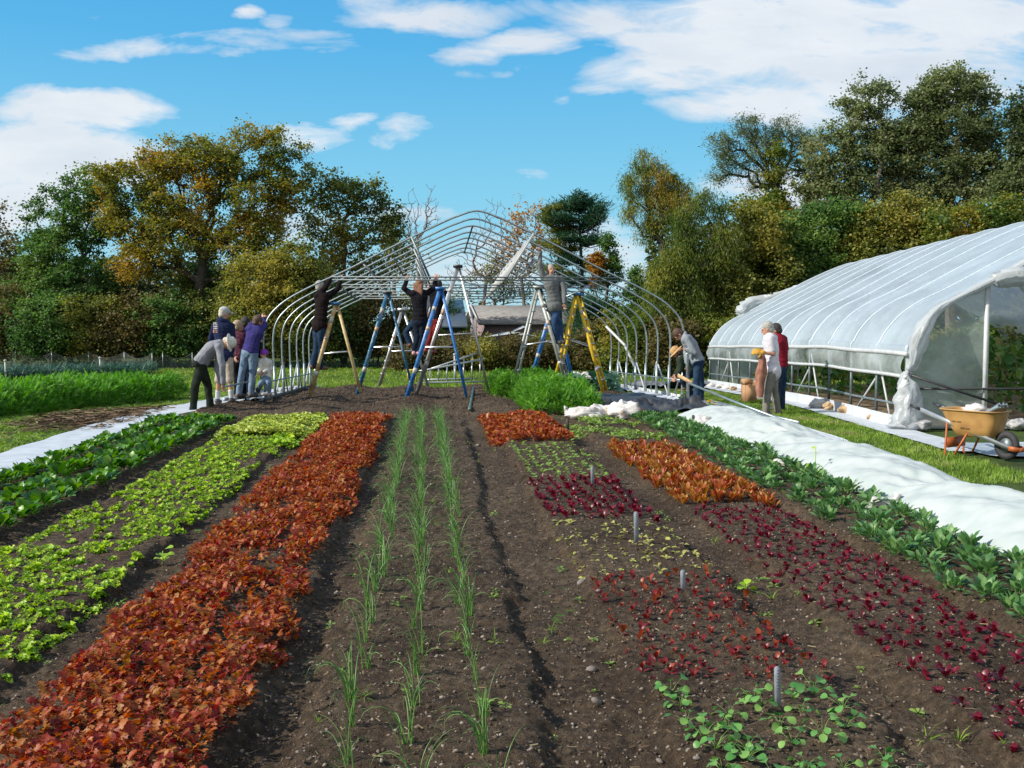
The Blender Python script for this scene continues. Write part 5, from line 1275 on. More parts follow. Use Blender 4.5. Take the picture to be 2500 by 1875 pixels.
def flush():
    dg = bpy.context.evaluated_depsgraph_get(); dg.update()
    res = []
    for (o, name, m, parent, wr, seed) in VOX:
        me = bpy.data.meshes.new_from_object(o.evaluated_get(dg)); me.name = name
        if wr:
            n = len(me.vertices); co = np.empty(n * 3, np.float32); me.vertices.foreach_get('co', co); no = np.empty(n * 3, np.float32); me.vertex_normals.foreach_get('vector', no)
            co = co.reshape(-1, 3); no = no.reshape(-1, 3)
            d = fbm(co[:, 0] * 11 + co[:, 1] * 9 + seed, co[:, 2] * 7 - co[:, 0] * 3, seed, 3) * 2 * wr
            co = co + no * d[:, None]; me.vertices.foreach_set('co', co.ravel()); me.update()
        if not me.materials: me.materials.append(m)
        res.append((me, name, parent))
    for (o, *_r) in VOX: bpy.data.objects.remove(o)
    VOX.clear()
    for me, name, parent in res: link(name, me, parent)

def person(label, D, J, top, legs, hair, hat=None, look=(0, -1, 0), face=None, shoes=(.05, .045, .04), sleeves='long', shorts=False, scale=1.0, hood=False, socks=False, gloves=None, chest_fwd=None, hairlen=0, bare_shirt=None, long_top=0.0, ground=None, group=None):
    """J: joint -> (u, v, extra depth)"""
    j = {k: P(v[0], v[1], D + (v[2] if len(v) > 2 else 0)) for k, v in J.items()}
    s = scale; fwd = np.array(chest_fwd if chest_fwd is not None else look, float)
    lk = np.array(look, float); lk /= np.linalg.norm(lk)
    base = (j['anL'] + j['anR']) / 2; base[2] = min(j['anL'][2], j['anR'][2]) - .08
    t = thing('person', label, 'person', base, group or 'people putting up the hoop house')
    up = j['head'] - j['neck']; up = up / (np.linalg.norm(up) + 1e-9)
    H = frame_of(up if abs(up @ lk) < .9 else up - .6 * lk, lk)
    hc = j['head']
    # body
    mb = MB()
    torso(mb, j['pel'], j['chest'], j['neck'], j['shL'], j['shR'], fwd, .92 * s)
    capsule(mb, j['neck'] - up * .05, hc - up * .04, .058 * s, .055 * s)
    mb.ball(hc + H @ np.array([0, -.012, .012]) * s, np.array([.076, .095, .105]) * s, H, 18, 14)
    mb.ball(hc + H @ np.array([0, .028, -.045]) * s, np.array([.054, .062, .066]) * s, H, 14, 10)
    mb.ball(hc + H @ np.array([0, .093, -.018]) * s, np.array([.013, .020, .024]) * s, H, 8, 6)
    mb.ball(hc + H @ np.array([0, .074, .022]) * s, np.array([.052, .016, .012]) * s, H, 10, 6)
    mb.ball(hc + H @ np.array([0, .080, -.062]) * s, np.array([.024, .012, .009]) * s, H, 8, 6)
    for e in (-1, 1): mb.ball(hc + H @ np.array([e * .079, -.008, -.01]) * s, np.array([.010, .019, .031]) * s, H, 8, 8)
    for q in 'LR':
        sh, el, ha = j['sh' + q], j['el' + q], j['ha' + q]
        capsule(mb, sh, el, .047 * s, .038 * s); capsule(mb, el, ha, .037 * s, .025 * s); hand(mb, el, ha, lk if abs((ha - el) @ lk) < .9 * np.linalg.norm(ha - el) else up, 1.1, s)
        hp_ = j['pel'] + frame_of(j['chest'] - j['pel'], fwd)[:, 0] * (-.085 if q == 'L' else .085) * s if 'hip' + q not in j else j['hip' + q]
        j['hip' + q] = hp_
        capsule(mb, hp_, j['kn' + q], .078 * s, .054 * s); capsule(mb, j['kn' + q], j['an' + q], .052 * s, .036 * s)
        toe = j.get('toe' + q, j['an' + q] + (fwd * [1, 1, 0]) / (np.linalg.norm((fwd * [1, 1, 0])) + 1e-9) * .16 * s + np.array([0, 0, -.055]) * s)
        j['toe' + q] = toe; capsule(mb, j['an' + q] - np.array([0, 0, .04]) * s, toe, .035 * s, .028 * s)
    vox(mb, 'body', M_SKIN, t, .0085)
    # eyes
    me_ = MB()
    for e in (-1, 1): me_.ball(hc + H @ np.array([e * .031, .080, .004]) * s, .0105 * s, H, 8, 6)
    me_.build('eyes', M_DARK, t, True)
    # upper garment
    mb = MB(); torso(mb, j['pel'] + (j['chest'] - j['pel']) * .08, j['chest'], j['neck'] - up * .01, j['shL'], j['shR'], fwd, 1.0 * s, .022)
    if long_top: mb.ball(j['pel'], (.19 * s, .15 * s, .14 * s + long_top), frame_of(j['chest'] - j['pel'], fwd), 14, 10)
    for q in 'LR':
        sh, el, ha = j['sh' + q], j['el' + q], j['ha' + q]
        capsule(mb, sh, el if sleeves == 'long' else sh + (el - sh) * .72, .068 * s, .060 * s)
        if sleeves == 'long': capsule(mb, el, el + (ha - el) * .93, .060 * s, .046 * s)
    if hood:
        b = j['neck'] - H[:, 1] * .06 - up * .0
        for k in range(7):
            a = math.pi * (k / 6) + math.pi; mb.ball(j['neck'] + H @ np.array([.085 * math.cos(a), .075 * math.sin(a) - .01, .012]) * s, (.042 * s, .042 * s, .045 * s), H, 10, 8)
    vox(mb, 'top', top, t, .012, .012, int(D * 10) % 90 + 1)
    # lower garment
    mb = MB()
    mb.ball(j['pel'] - (j['chest'] - j['pel']) * .03, (.175 * s, .135 * s, .13 * s), frame_of(j['chest'] - j['pel'], fwd), 14, 10)
    for q in 'LR':
        kn, an = j['kn' + q], j['an' + q]
        capsule(mb, j['hip' + q], kn, .100 * s, .075 * s)
        if not shorts: capsule(mb, kn, an + (an - kn) / np.linalg.norm(an - kn) * .02, .072 * s, .064 * s)
        else: capsule(mb, kn, kn + (kn - j['hip' + q]) * .02, .085 * s, .085 * s)
    vox(mb, 'shorts' if shorts else 'trousers', legs, t, .012, .014, int(D * 7) % 80 + 3)
    M_SH = mat('shoe_%d' % int(shoes[0] * 999 + shoes[1] * 99), shoes, .6)
    for q in 'LR':
        mb = MB(); a = j['an' + q] + np.array([0, 0, -.04 * s]); capsule(mb, a - (j['toe' + q] - a) * .2, j['toe' + q], .052 * s, .043 * s); capsule(mb, a + [0, 0, .04 * s], a, .048 * s, .05 * s); vox(mb, 'shoe', M_SH, t, .012)
        if socks: mb = MB(); d_ = (j['kn' + q] - j['an' + q]); capsule(mb, j['an' + q], j['an' + q] + d_ * .38, .046 * s, .054 * s); vox(mb, 'sock', M_WHITE, t, .012)
        if gloves: mb = MB(); hand(mb, j['el' + q], j['ha' + q], lk, 1.0, 1.3 * s); capsule(mb, j['ha' + q], j['ha' + q] - (j['ha' + q] - j['el' + q]) * .12, .04, .042); vox(mb, 'glove', gloves, t, .010)
    # hair
    mb = MB()
    if hair is not None:
        mb.ball(hc + H @ np.array([0, -.026, .028]) * s, np.array([.090, .102, .103]) * s, H, 18, 14)
        mb.ball(hc + H @ np.array([0, -.06, -.03]) * s, np.array([.078, .06, .07]) * s, H, 14, 10)
        if hairlen:
            dn = np.array([0, 0, -1.0])
            for k in range(5):
                o_ = H @ np.array([(k - 2) * .038, -.075, -.02]) * s; capsule(mb, hc + o_, hc + o_ + dn * hairlen - H[:, 1] * .02, .042 * s, .025 * s)
        vox(mb, 'hair', hair, t, .010, .007, 11)
    if hat:
        kind, m = hat; mb = MB()
        if kind == 'cap':
            mb.ball(hc + H @ np.array([0, -.014, .048]) * s, np.array([.096, .112, .086]) * s, H, 18, 12)
            for k in range(5): a = (k - 2) * .35; capsule(mb, hc + H @ np.array([.05 * math.sin(a), .06, .05]) * s, hc + H @ np.array([.075 * math.sin(a), .105 + .07 * math.cos(a), .036]) * s, .013, .009)
        elif kind == 'beanie':
            mb.ball(hc + H @ np.array([0, -.016, .040]) * s, np.array([.100, .114, .100]) * s, H, 18, 12)
        elif kind == 'brim':
            mb.ball(hc + H @ np.array([0, -.012, .055]) * s, np.array([.096, .108, .088]) * s, H, 18, 12)
            mb.ball(hc + H @ np.array([0, -.01, .022]) * s, np.array([.158, .172, .013]) * s, H, 30, 8); mb.ball(hc + H @ np.array([0, -.01, .012]) * s, np.array([.150, .164, .012]) * s, H, 30, 8)
        vox(mb, 'hat', m, t, .010, .004, 5)
    return t, j, H

FX_ = Rt * 1.0
rgt = tuple(Rt); lft = tuple(-Rt); cami = tuple(-Fh); away = tuple(Fh)
def mix(a, b, k): v = np.array(a) * (1 - k) + np.array(b) * k; return tuple(v)
dn = np.array([0, 0, -1.0])
C_GREYSH = cloth('grey_jersey', (.24, .25, .28)); C_NAVY = cloth('navy_hoodie', (.018, .026, .07)); C_BLACK = cloth('black_jersey', (.010, .010, .014)); C_PURP = cloth('indigo_jersey', (.045, .04, .17))
C_JEAN = cloth('blue_jeans', (.10, .16, .24), (.18, .25, .34)); C_JEAND = cloth('dark_jeans', (.014, .030, .062), (.025, .05, .09)); C_OLIVE = cloth('dark_olive_trousers', (.020, .026, .020)); C_KHAKI = cloth('khaki_shorts', (.42, .36, .28))
C_CREAM = cloth('cream_sweater', (.60, .58, .52)); C_RED = cloth('dark_red_trousers', (.20, .025, .02)); C_HOOD = cloth('grey_hoodie', (.15, .16, .16)); C_WT = cloth('white_tshirt', (.60, .58, .63)); C_GREYT = cloth('grey_green_trousers', (.16, .15, .13), (.21, .20, .17))
C_MAROON = cloth('maroon_shirt', (.20, .012, .025)); C_DKG = cloth('dark_green_top', (.03, .045, .03)); C_GREYH = cloth('pale_grey_hoodie', (.24, .27, .30)); C_DKBR = cloth('dark_brown_jacket', (.014, .009, .010))
C_NAVYJ = cloth('navy_trousers', (.015, .02, .045))
H_GREY = hairm('grey_hair', (.42, .40, .36)); H_WHITE = hairm('pale_hair', (.62, .56, .46)); H_BROWN = hairm('brown_hair', (.09, .045, .025)); H_RED = hairm('auburn_hair', (.26, .11, .05)); H_DARK = hairm('dark_hair', (.03, .022, .018)); H_BLOND = hairm('blond_hair', (.48, .36, .20))

person('person bending over in a grey long sleeved top, dark trousers and pale bucket hat', 17.66,
       dict(head=(558, 838), neck=(540, 840), chest=(516, 851), pel=(490, 884), shL=(534, 848, -.16), shR=(536, 850, .16), elL=(543, 893, -.18), haL=(545, 938, -.1), elR=(530, 898, .15), haR=(541, 936, .1), knL=(477, 938, -.12), anL=(471, 998, -.12), knR=(507, 938, .12), anR=(514, 996, .12)),
       C_GREYSH, C_OLIVE, H_WHITE, ('brim', cloth('cream_hat', (.66, .64, .56))), look=tuple(np.array(rgt) * .75 + dn * .6 - Fh * .2), chest_fwd=tuple(Rt * .5 + dn * .8))
person('person in a navy hoodie, khaki shorts, white socks and a pale cap', 19.3,
       dict(head=(549, 765), neck=(545, 783), chest=(543, 812), pel=(547, 868), shL=(525, 795), shR=(566, 796), elL=(515, 828, .05), haL=(530, 853, .3), elR=(568, 832, .05), haR=(566, 860, .15), knL=(534, 925), anL=(531, 975, .1), knR=(561, 926), anR=(565, 973)),
       C_NAVY, C_KHAKI, H_WHITE, ('cap', cloth('grey_cap', (.42, .44, .42))), look=mix(away, rgt, .62), chest_fwd=away, shorts=True, socks=True, hood=True, shoes=(.06, .05, .05), long_top=.04)
person('blond person in a dark patterned top, mostly hidden behind the indigo shirt', 20.3,
       dict(head=(583, 796), neck=(584, 812), chest=(584, 835), pel=(585, 880), shL=(567, 822), shR=(601, 822), elL=(562, 850), haL=(572, 872, -.1), elR=(604, 845), haR=(610, 815, -.1), knL=(579, 920), anL=(579, 962), knR=(591, 920), anR=(593, 960)),
       cloth('plum_top', (.05, .015, .03), (.14, .05, .07), 30), C_BLACK, H_BLOND, None, look=mix(away, rgt, .5), chest_fwd=away)
person('dark haired person in black, only the head showing behind the indigo shirt', 20.6,
       dict(head=(602, 788), neck=(602, 804), chest=(602, 830), pel=(602, 873), shL=(586, 814), shR=(619, 814), elL=(584, 840), haL=(592, 862, .1), elR=(622, 838), haR=(630, 810, .1), knL=(597, 915), anL=(597, 957), knR=(608, 915), anR=(609, 957)),
       C_BLACK, C_NAVYJ, H_DARK, None, look=mix(away, rgt, .5), chest_fwd=away)
person('person in an indigo shirt and pale blue jeans pushing up on the frame', 19.9,
       dict(head=(631, 785), neck=(627, 797), chest=(620, 820), pel=(610, 861), shL=(606, 803), shR=(639, 803), elL=(618, 790, .3), haL=(636, 778, .35), elR=(646, 795, .1), haR=(642, 777, .2), knL=(591, 912), anL=(583, 961), knR=(617, 912), anR=(614, 960)),
       C_PURP, C_JEAN, H_BROWN, None, look=mix(away, rgt, .55), chest_fwd=mix(away, rgt, .3), shoes=(.10, .07, .05))
person('small child kneeling in a cream sweater, pale jeans and a purple woolly hat', 20.0,
       dict(head=(644, 865), neck=(646, 879), chest=(647, 892), pel=(649, 922), shL=(636, 883, -.03), shR=(658, 884, .05), elL=(634, 900, -.12), haL=(631, 911, -.2), elR=(659, 902, 0), haR=(643, 909, -.22), knL=(637, 936, -.25), anL=(629, 954, .12), knR=(657, 933, -.22), anR=(656, 957, -.15)),
       C_CREAM, C_JEAN, H_BROWN, ('beanie', cloth('purple_wool', (.26, .06, .42))), look=mix(lft, cami, .45), scale=.78, shoes=(.45, .42, .38))
person('person in a dark jacket and jeans standing on the worn yellow stepladder', 21.2,
       dict(head=(783, 699), neck=(784, 715), chest=(786, 741), pel=(780, 796), shL=(773, 724), shR=(803, 722), elL=(795, 702, -.05), haL=(807, 680, .1), elR=(824, 706, .05), haR=(832, 681, .15), knL=(773, 845), anL=(764, 891), knR=(784, 845), anR=(782, 893)),
       C_DKBR, C_JEAND, H_GREY, None, look=mix(rgt, away, .4), chest_fwd=mix(rgt, away, .5), shoes=(.16, .07, .04), long_top=.03)
person('person with long auburn hair in a black top on the bright blue stepladder', 21.6,
       dict(head=(1025, 695), neck=(1022, 710), chest=(1024, 735), pel=(1025, 785), shL=(1002, 716), shR=(1045, 714), elL=(986, 704, .05), haL=(993, 683, .1), elR=(1062, 703, .05), haR=(1063, 682, .1), knL=(1019, 822), anL=(1012, 858), knR=(1031, 822), anR=(1023, 858)),
       C_BLACK, cloth('black_jeans', (.012, .018, .032)), H_RED, None, look=mix(away, rgt, .25), hairlen=.26, shoes=(.55, .30, .32))
person('person in a dark top and dark red trousers on the tall aluminium stepladder', 22.5,
       dict(head=(1071, 697), neck=(1069, 712), chest=(1066, 736), pel=(1064, 780), shL=(1052, 718), shR=(1083, 717), elL=(1060, 700, .3), haL=(1066, 684, .35), elR=(1092, 727, .1), haR=(1087, 712, .15), knL=(1052, 818), anL=(1041, 850), knR=(1062, 818), anR=(1052, 853)),
       C_BLACK, C_RED, H_DARK, None, look=mix(away, rgt, .4), shoes=(.30, .04, .03))
person('grey haired person in blue jeans on the smallest stepladder, mostly hidden', 24.2,
       dict(head=(1052, 693), neck=(1046, 708), chest=(1038, 735), pel=(1022, 785), shL=(1026, 716), shR=(1052, 716), elL=(1018, 740), haL=(1025, 760, -.1), elR=(1060, 735), haR=(1050, 760, -.1), knL=(990, 811), anL=(1000, 838), knR=(1020, 824), anR=(1016, 855)),
       cloth('pale_top', (.4, .42, .44)), C_JEAND, H_GREY, None, look=mix(away, lft, .3), shoes=(.15, .08, .05))
person('grey haired person in a hoodie on the grey stepladder, one arm raised', 21.7,
       dict(head=(1345, 658), neck=(1346, 674), chest=(1348, 700), pel=(1355, 748), shL=(1327, 680), shR=(1370, 680), elL=(1318, 645, -.05), haL=(1318, 611, .0), elR=(1378, 712, -.05), haR=(1379, 742, -.1), knL=(1353, 790, -.05), anL=(1362, 830), knR=(1366, 788, .05), anR=(1370, 829)),
       C_HOOD, cloth('spotted_jeans', (.018, .04, .10), (.03, .065, .13)), H_GREY, None, look=mix(cami, rgt, .25), hood=True, shoes=(.03, .03, .03), long_top=.02)
person('brown haired person in a pale grey hoodie bending at the right end of the frame', 19.7,
       dict(head=(1656, 817), neck=(1670, 823), chest=(1687, 842), pel=(1704, 883), shL=(1676, 826, -.17), shR=(1681, 824, .17), elL=(1697, 861, -.22), haL=(1676, 855, -.2), elR=(1676, 864, .1), haR=(1677, 886, .05), knL=(1701, 928, -.1), anL=(1701, 973, -.1), knR=(1711, 928, .1), anR=(1710, 972, .12)),
       C_GREYH, C_JEAND, H_BROWN, None, look=tuple(-Rt * .7 + dn * .6), chest_fwd=tuple(-Rt * .8 + dn * .5), hood=True, shoes=(.10, .05, .06))
person('person in a straw hat and dark green top crouching behind the pale grey hoodie', 20.4,
       dict(head=(1651, 861), neck=(1660, 870), chest=(1668, 884), pel=(1683, 908), shL=(1661, 878, -.15), shR=(1665, 878, .15), elL=(1661, 903, -.15), haL=(1652, 918, -.1), elR=(1658, 900, .15), haR=(1650, 912, .15), knL=(1668, 930, -.1), anL=(1683, 962), knR=(1672, 930, .1), anR=(1687, 960, .1)),
       C_DKG, C_NAVYJ, H_BROWN, ('brim', mat('straw_hat', (.52, .32, .13), .8, col2=(.34, .19, .07), scale=25)), look=tuple(-Rt * .6 + dn * .7 - Fh * .3), chest_fwd=tuple(-Rt * .6 + dn * .6))
_, jw, _ = person('grey haired person in a white T-shirt, grey trousers and orange gloves on the turf', 17.25,
       dict(head=(1872, 803), neck=(1878, 819), chest=(1883, 848), pel=(1886, 904), shL=(1880, 828, -.16), shR=(1888, 826, .14), elL=(1889, 864, -.18), haL=(1861, 861, -.22), elR=(1890, 862, .12), haR=(1862, 858, .05), knL=(1874, 954, -.08), anL=(1870, 1002, -.05), knR=(1890, 954, .08), anR=(1899, 1003, .1)),
       C_WT, C_GREYT, H_GREY, None, look=tuple(-Rt + dn * .15 + Fh * .2), sleeves='short', gloves=cloth('orange_glove', (.55, .30, .06)), long_top=.05, shoes=(.09, .08, .06), group='people talking beside the greenhouse')
person('dark haired person in a maroon shirt and jeans just behind the white T-shirt', 17.95,
       dict(head=(1893, 806), neck=(1899, 820), chest=(1905, 846), pel=(1906, 897), shL=(1895, 828, -.1), shR=(1914, 828, .1), elL=(1898, 860, -.1), haL=(1890, 884, -.1), elR=(1920, 860, .12), haR=(1916, 893, .05), knL=(1899, 945), anL=(1896, 992), knR=(1908, 945, .1), anR=(1908, 993, .1)),
       C_MAROON, C_JEAND, H_DARK, None, look=mix(lft, away, .3), sleeves='short', shoes=(.05, .05, .05), group='people talking beside the greenhouse')
flush()
hood = [o for o in bpy.data.objects if o.get('label', '').startswith('person in a navy hoodie')][0]
mb = MB(); rp = np.random.default_rng(2)
for i in range(6):
    for k in range(2): mb.box(P(524 + k * 5 + rp.uniform(-1, 1), 789 + i * 4.4, 19.3 - .235), (rp.uniform(.03, .045), .03, rp.uniform(.015, .026)), np.stack([Rt, Fh, [0, 0, 1.0]], 1))
mb.build('back_print', mat('print_orange', (.50, .26, .20), .8, col2=(.55, .53, .52), scale=12, thr=(.45, .55)), hood)
# brown cloth hanging from the gloved hands
mb = MB(); tp = jw['haL'] + np.array([0, 0, -.02]); Hh = .75
a_ = np.linspace(0, 2 * np.pi, 15); rows_ = []
for k in range(14):
    t_ = k / 13; c = tp + Rt * (-.03 * t_ + .01 * math.sin(t_ * 7)) - np.array([0, 0, Hh * t_]); w_ = .03 + .045 * math.sin(min(1, t_ * 1.3) * math.pi * .8)
    rows_.append([c + Rt * (w_ * math.cos(a) * (1 + .38 * math.sin(4 * a + t_ * 5) + .15 * math.sin(t_ * 17))) + Fh * (.035 * math.sin(a)) for a in a_])
mb.grid(np.array(rows_)); tag(mb.build('work_jacket', cloth('brown_jacket', (.22, .10, .07), (.34, .17, .12)), smooth=True), 'reddish brown jacket hanging from the orange gloves', 'jacket')
# things held low by the right pair
mb = MB(); mb.beam(P(1655, 916, 19.9), P(1690, 935, 19.6), .07, .02, (0, 0, 1)); tag(mb.build('wooden_board', M_WOOD), 'short plain wooden board held low at the right end of the frame', 'board')
mb = MB(); mb.tube([P(1678, 862, 19.4), G(1680, 983)], .032, 8); tag(mb.build('steel_post', M_GALV, smooth=True), 'upright steel post held by the person in the pale grey hoodie', 'post')
mb = MB(); mb.tube([P(541, 946, 17.8), P(606, 932, 19.6)], .018, 8); tag(mb.build('tube', M_GALV, smooth=True), 'thin metal tube in the hands of the bending person on the left', 'pipe')
# ================================================================ trees
M_BARK = mat('bark', (.075, .060, .048), .9, col2=(.035, .028, .022), scale=6, bump=.8, bscale=14)
M_BARKL = mat('pale_bark', (.20, .17, .15), .9, col2=(.11, .09, .08), scale=6, bump=.6, bscale=14)
T_LEAF = (np.array([(0, -.02, 0), (.42, .35, .06), (.30, .8, .02), (0, 1.0, -.08), (-.30, .8, .02), (-.42, .35, .06)]), [np.array([[0, 1, 2, 3], [0, 3, 4, 5]])])
T_LONG = (np.array([(0, 0, 0), (.13, .4, .03), (0, 1.15, -.2), (-.13, .4, .03)]), [np.array([[0, 1, 2, 3]])])
T_NEEDLE = (np.array([(0, 0, 0), (.09, .5, .02), (0, 1.1, .02), (-.09, .5, .02)]), [np.array([[0, 1, 2, 3]])])
def fol(name, cols, tr=.3, cl=.35): return mat_leaf(name, cols, tr + .12, .55, spec=.3, clump=cl)
L_GOLD = fol('gold_foliage', [(.06, .095, .02), (.12, .15, .028), (.22, .21, .04), (.34, .25, .05), (.42, .24, .05)], .3, .42)
L_DKGR = fol('dark_green_foliage', [(0.029, 0.072, 0.023), (0.065, 0.138, 0.038), (0.123, 0.217, 0.055), (0.217, 0.290, 0.072)])
L_OLIVE = fol('olive_foliage', [(0.051, 0.075, 0.020), (0.116, 0.145, 0.035), (0.232, 0.239, 0.055), (0.362, 0.304, 0.072)])
L_YGR = fol('yellow_green_foliage', [(.045, .085, .018), (.085, .135, .026), (.15, .19, .036), (.30, .29, .055)], .3, .5)
L_GREYG = fol('grey_green_foliage', [(.055, .08, .034), (.115, .15, .06), (.20, .235, .10), (.28, .29, .14)])
L_RUST = fol('rust_foliage', [(.045, .05, .02), (.09, .085, .03), (.15, .11, .038), (.12, .14, .045)], .25, .6)
L_ORNG = fol('orange_foliage', [(0.174, 0.102, 0.022), (0.406, 0.203, 0.043), (0.522, 0.290, 0.072)])
L_PINE = fol('pine_needles', [(0.014, 0.046, 0.026), (0.032, 0.087, 0.043), (0.072, 0.145, 0.072)], .12)
L_IVY = fol('climber_foliage', [(.035, .075, .018), (.08, .13, .028), (.15, .20, .04), (.28, .27, .05), (.32, .20, .05)], .3, .6)

def skeleton(base, fork, att, lean=.55):
    """join attractor points into a branching skeleton; returns nodes, parent, radius weights"""
    nodes = [np.array(base, float)]; par = [-1]
    m = 5
    for k in range(1, m + 1):
        t = k / m; p = base + (fork - base) * t + np.array([.10 * math.sin(t * 5 + base[0]), .06 * math.cos(t * 4), 0]); nodes.append(p); par.append(k - 1)
    att = att[np.argsort(np.linalg.norm(att - fork, axis=1))]
    arr = np.zeros((len(nodes) + len(att) * 2 + 4, 3)); arr[:len(nodes)] = nodes; n = len(nodes)
    dist = np.zeros(len(arr)); 
    for k in range(1, n): dist[k] = dist[k - 1] + np.linalg.norm(arr[k] - arr[k - 1])
    for a in att:
        d = np.linalg.norm(arr[2:n] - a, axis=1) + .32 * dist[2:n] + 3.0 * np.maximum(0, arr[2:n, 2] - a[2] - .3)
        i = int(np.argmin(d)) + 2; q = arr[i]
        mid = q + (a - q) * .5 + np.array([0, 0, -.06 * np.linalg.norm((a - q)[:2])]) + rng.normal(0, .05, 3) * np.linalg.norm(a - q)
        arr[n] = mid; par.append(i); dist[n] = dist[i] + np.linalg.norm(mid - q); arr[n + 1] = a; par.append(n); dist[n + 1] = dist[n] + np.linalg.norm(a - mid); n += 2
    w = np.ones(n) * .0
    w[:] = 1.0
    for i in range(n - 1, 0, -1): w[par[i]] += w[i]
    return arr[:n], np.array(par), w

def wood_mesh(nodes, par, w, r0, rmin, mb=None, ex=.47):
    mb = mb or MB(); r = r0 * (w / w[0]) ** ex; r = np.maximum(r, rmin)
    i = np.arange(1, len(nodes)); p = nodes[par[i]]; q = nodes[i]; d = q - p; l = np.linalg.norm(d, axis=1) + 1e-6; d = d / l[:, None]
    a = np.cross(d, [0.31, .9, .2]); a /= np.linalg.norm(a, axis=1)[:, None]; b = np.cross(d, a)
    k = 5; ang = np.linspace(0, 2 * np.pi, k, endpoint=False); V = []
    rp = np.minimum(r[par[i]], r[i] * 1.7)
    for (c, rr_) in ((p, rp), (q, r[i])):
        V.append(c[:, None, :] + rr_[:, None, None] * (np.cos(ang)[None, :, None] * a[:, None, :] + np.sin(ang)[None, :, None] * b[:, None, :]))
    V = np.concatenate(V, 1); n = len(i); off = np.arange(n)[:, None] * 2 * k; jj = np.arange(k); kk = (jj + 1) % k
    F = np.stack([off + jj, off + kk, off + k + kk, off + k + jj], -1).reshape(-1, 4)
    mb.add(V.reshape(-1, 3), F); return mb

def lobepts(l, D, n, shell=.5):
    u, v, ru, rv = l[:4]; dd = l[4] if len(l) > 4 else 0
    c = Q(u, v, D + dd); k = 1.1302 / FOC * (D + dd); rx, rz = ru * k, rv * k; ry = min(max(rx, rz * .7), 2.6)
    d = rng.normal(0, 1, (n, 3)); d /= np.linalg.norm(d, axis=1)[:, None]; rad = shell + (1 - shell) * rng.random(n) ** .6; rad = np.where(rng.random(n) < .16, rad * rng.uniform(1.05, 1.35, n), rad)
    q = d * rad[:, None] * [rx, ry, rz]
    return c + Rt * q[:, :1] + Fh * q[:, 1:2] + np.array([0, 0, 1]) * q[:, 2:]

def tree(name, label, cat, base_uv, D, fork_uv, lobes, leafm, nleaf, leaf=.13, T=T_LEAF, bark=None, r0=.16, natt=220, clus=.34, group='trees around the field', droop=0.0, shell=.45, rmin=.012, multi=0, hang=0, gaps=1):
    """lobes: (u, v, ru, rv[, depth offset]) in 2212 px of the photo, measured at depth D"""
    b = Q(base_uv[0], base_uv[1], D); b[2] = float(terrain(b[0], b[1])) - .1
    t = thing(name, label, cat, b, group)
    area = np.array([l[2] * l[3] for l in lobes], float); ns = np.maximum(6, (natt * area / area.sum())).astype(int)
    att = np.concatenate([lobepts(l, D, k, shell) for l, k in zip(lobes, ns)])
    att = att[att[:, 2] > b[2] + .15]
    fork = Q(fork_uv[0], fork_uv[1], D)
    if gaps:
        lx = att @ Rt; ld = att @ Fh; keep = fbm(lx * .95 + ld * .25 + D, att[:, 2] * .95 + 7, int(abs(base_uv[0])) % 97, 3) > -.13 + .10 * (gaps - 1)
        if keep.sum() > 20: att = att[keep]
    nodes, par, w = skeleton(b, fork, att)
    mb = wood_mesh(nodes, par, w, r0, rmin)
    for k in range(multi):
        bb = b + Rt * rng.uniform(-1.2, 1.2) + Fh * rng.uniform(-.5, .5); ff = fork + Rt * rng.uniform(-1.5, 1.5)
        sel = att[rng.random(len(att)) < .25]; n2, p2, w2 = skeleton(bb, ff, sel); wood_mesh(n2, p2, w2, r0 * .6, rmin, mb)
    mb.build('trunk', bark or M_BARK, t)
    if nleaf:
        n = int(nleaf * .95); leaf *= .88; clus = clus * .72; src = att[rng.integers(0, len(att), n)]
        # leaves sit in tufts round the twig ends and along the last stretch of twig
        off = rng.normal(0, 1, (n, 3)) * [1, 1, .62] * (clus * rng.choice([.45, .8, 1.25], n))[:, None]
        pos = src + off
        if hang: pos[:, 2] -= hang * rng.random(n) ** 1.5
        pos = pos[pos[:, 2] > b[2] + .1]; n = len(pos)
        yaw = rng.uniform(0, 6.3, n); tl = rng.normal(-.15 - droop, .55, n)
        V, F, r = scatter(T[0], T[1], pos, rots(yaw, tl, rng.normal(0, .7, n)), leaf * rng.uniform(.6, 1.25, n), rng.random(n))
        link('crown', mesh_np('crown', V, F, leafm, r), t)
    return t

GT = 'trees around the field'
# ---- left side
tree('bare_tree', 'reddish bare twigged tree at the far left edge', 'tree', (-10, 770), 47, (0, 650), [(2, 560, 24, 100), (40, 600, 55, 90), (-30, 600, 60, 110), (5, 470, 8, 40)], L_RUST, 5000, .15, natt=260, clus=.4, rmin=.015)
tree('green_tree', 'dark green narrow tree second from the left edge', 'tree', (150, 770), 45, (155, 600), [(165, 420, 55, 55), (110, 470, 55, 60), (200, 480, 60, 70), (130, 560, 75, 70), (190, 610, 70, 70), (90, 620, 60, 70), (80, 540, 40, 50)], L_DKGR, 30000, .125, natt=330, clus=.30, r0=.15)
tree('gold_tree', 'largest tree on the left with gold and orange autumn crown', 'tree', (430, 770), 44, (435, 560), [(600, 320, 62, 58), (520, 340, 75, 62), (440, 345, 75, 60), (370, 340, 60, 50), (320, 390, 75, 60), (265, 400, 55, 45), (420, 430, 95, 70), (540, 430, 90, 70), (620, 410, 45, 60), (300, 470, 75, 60), (240, 480, 40, 50), (380, 520, 90, 65), (500, 530, 90, 65), (590, 520, 65, 60), (300, 560, 60, 55), (215, 370, 25, 25)], L_GOLD, 80000, .115, natt=1300, clus=.30, r0=.24, shell=.3, gaps=.55)
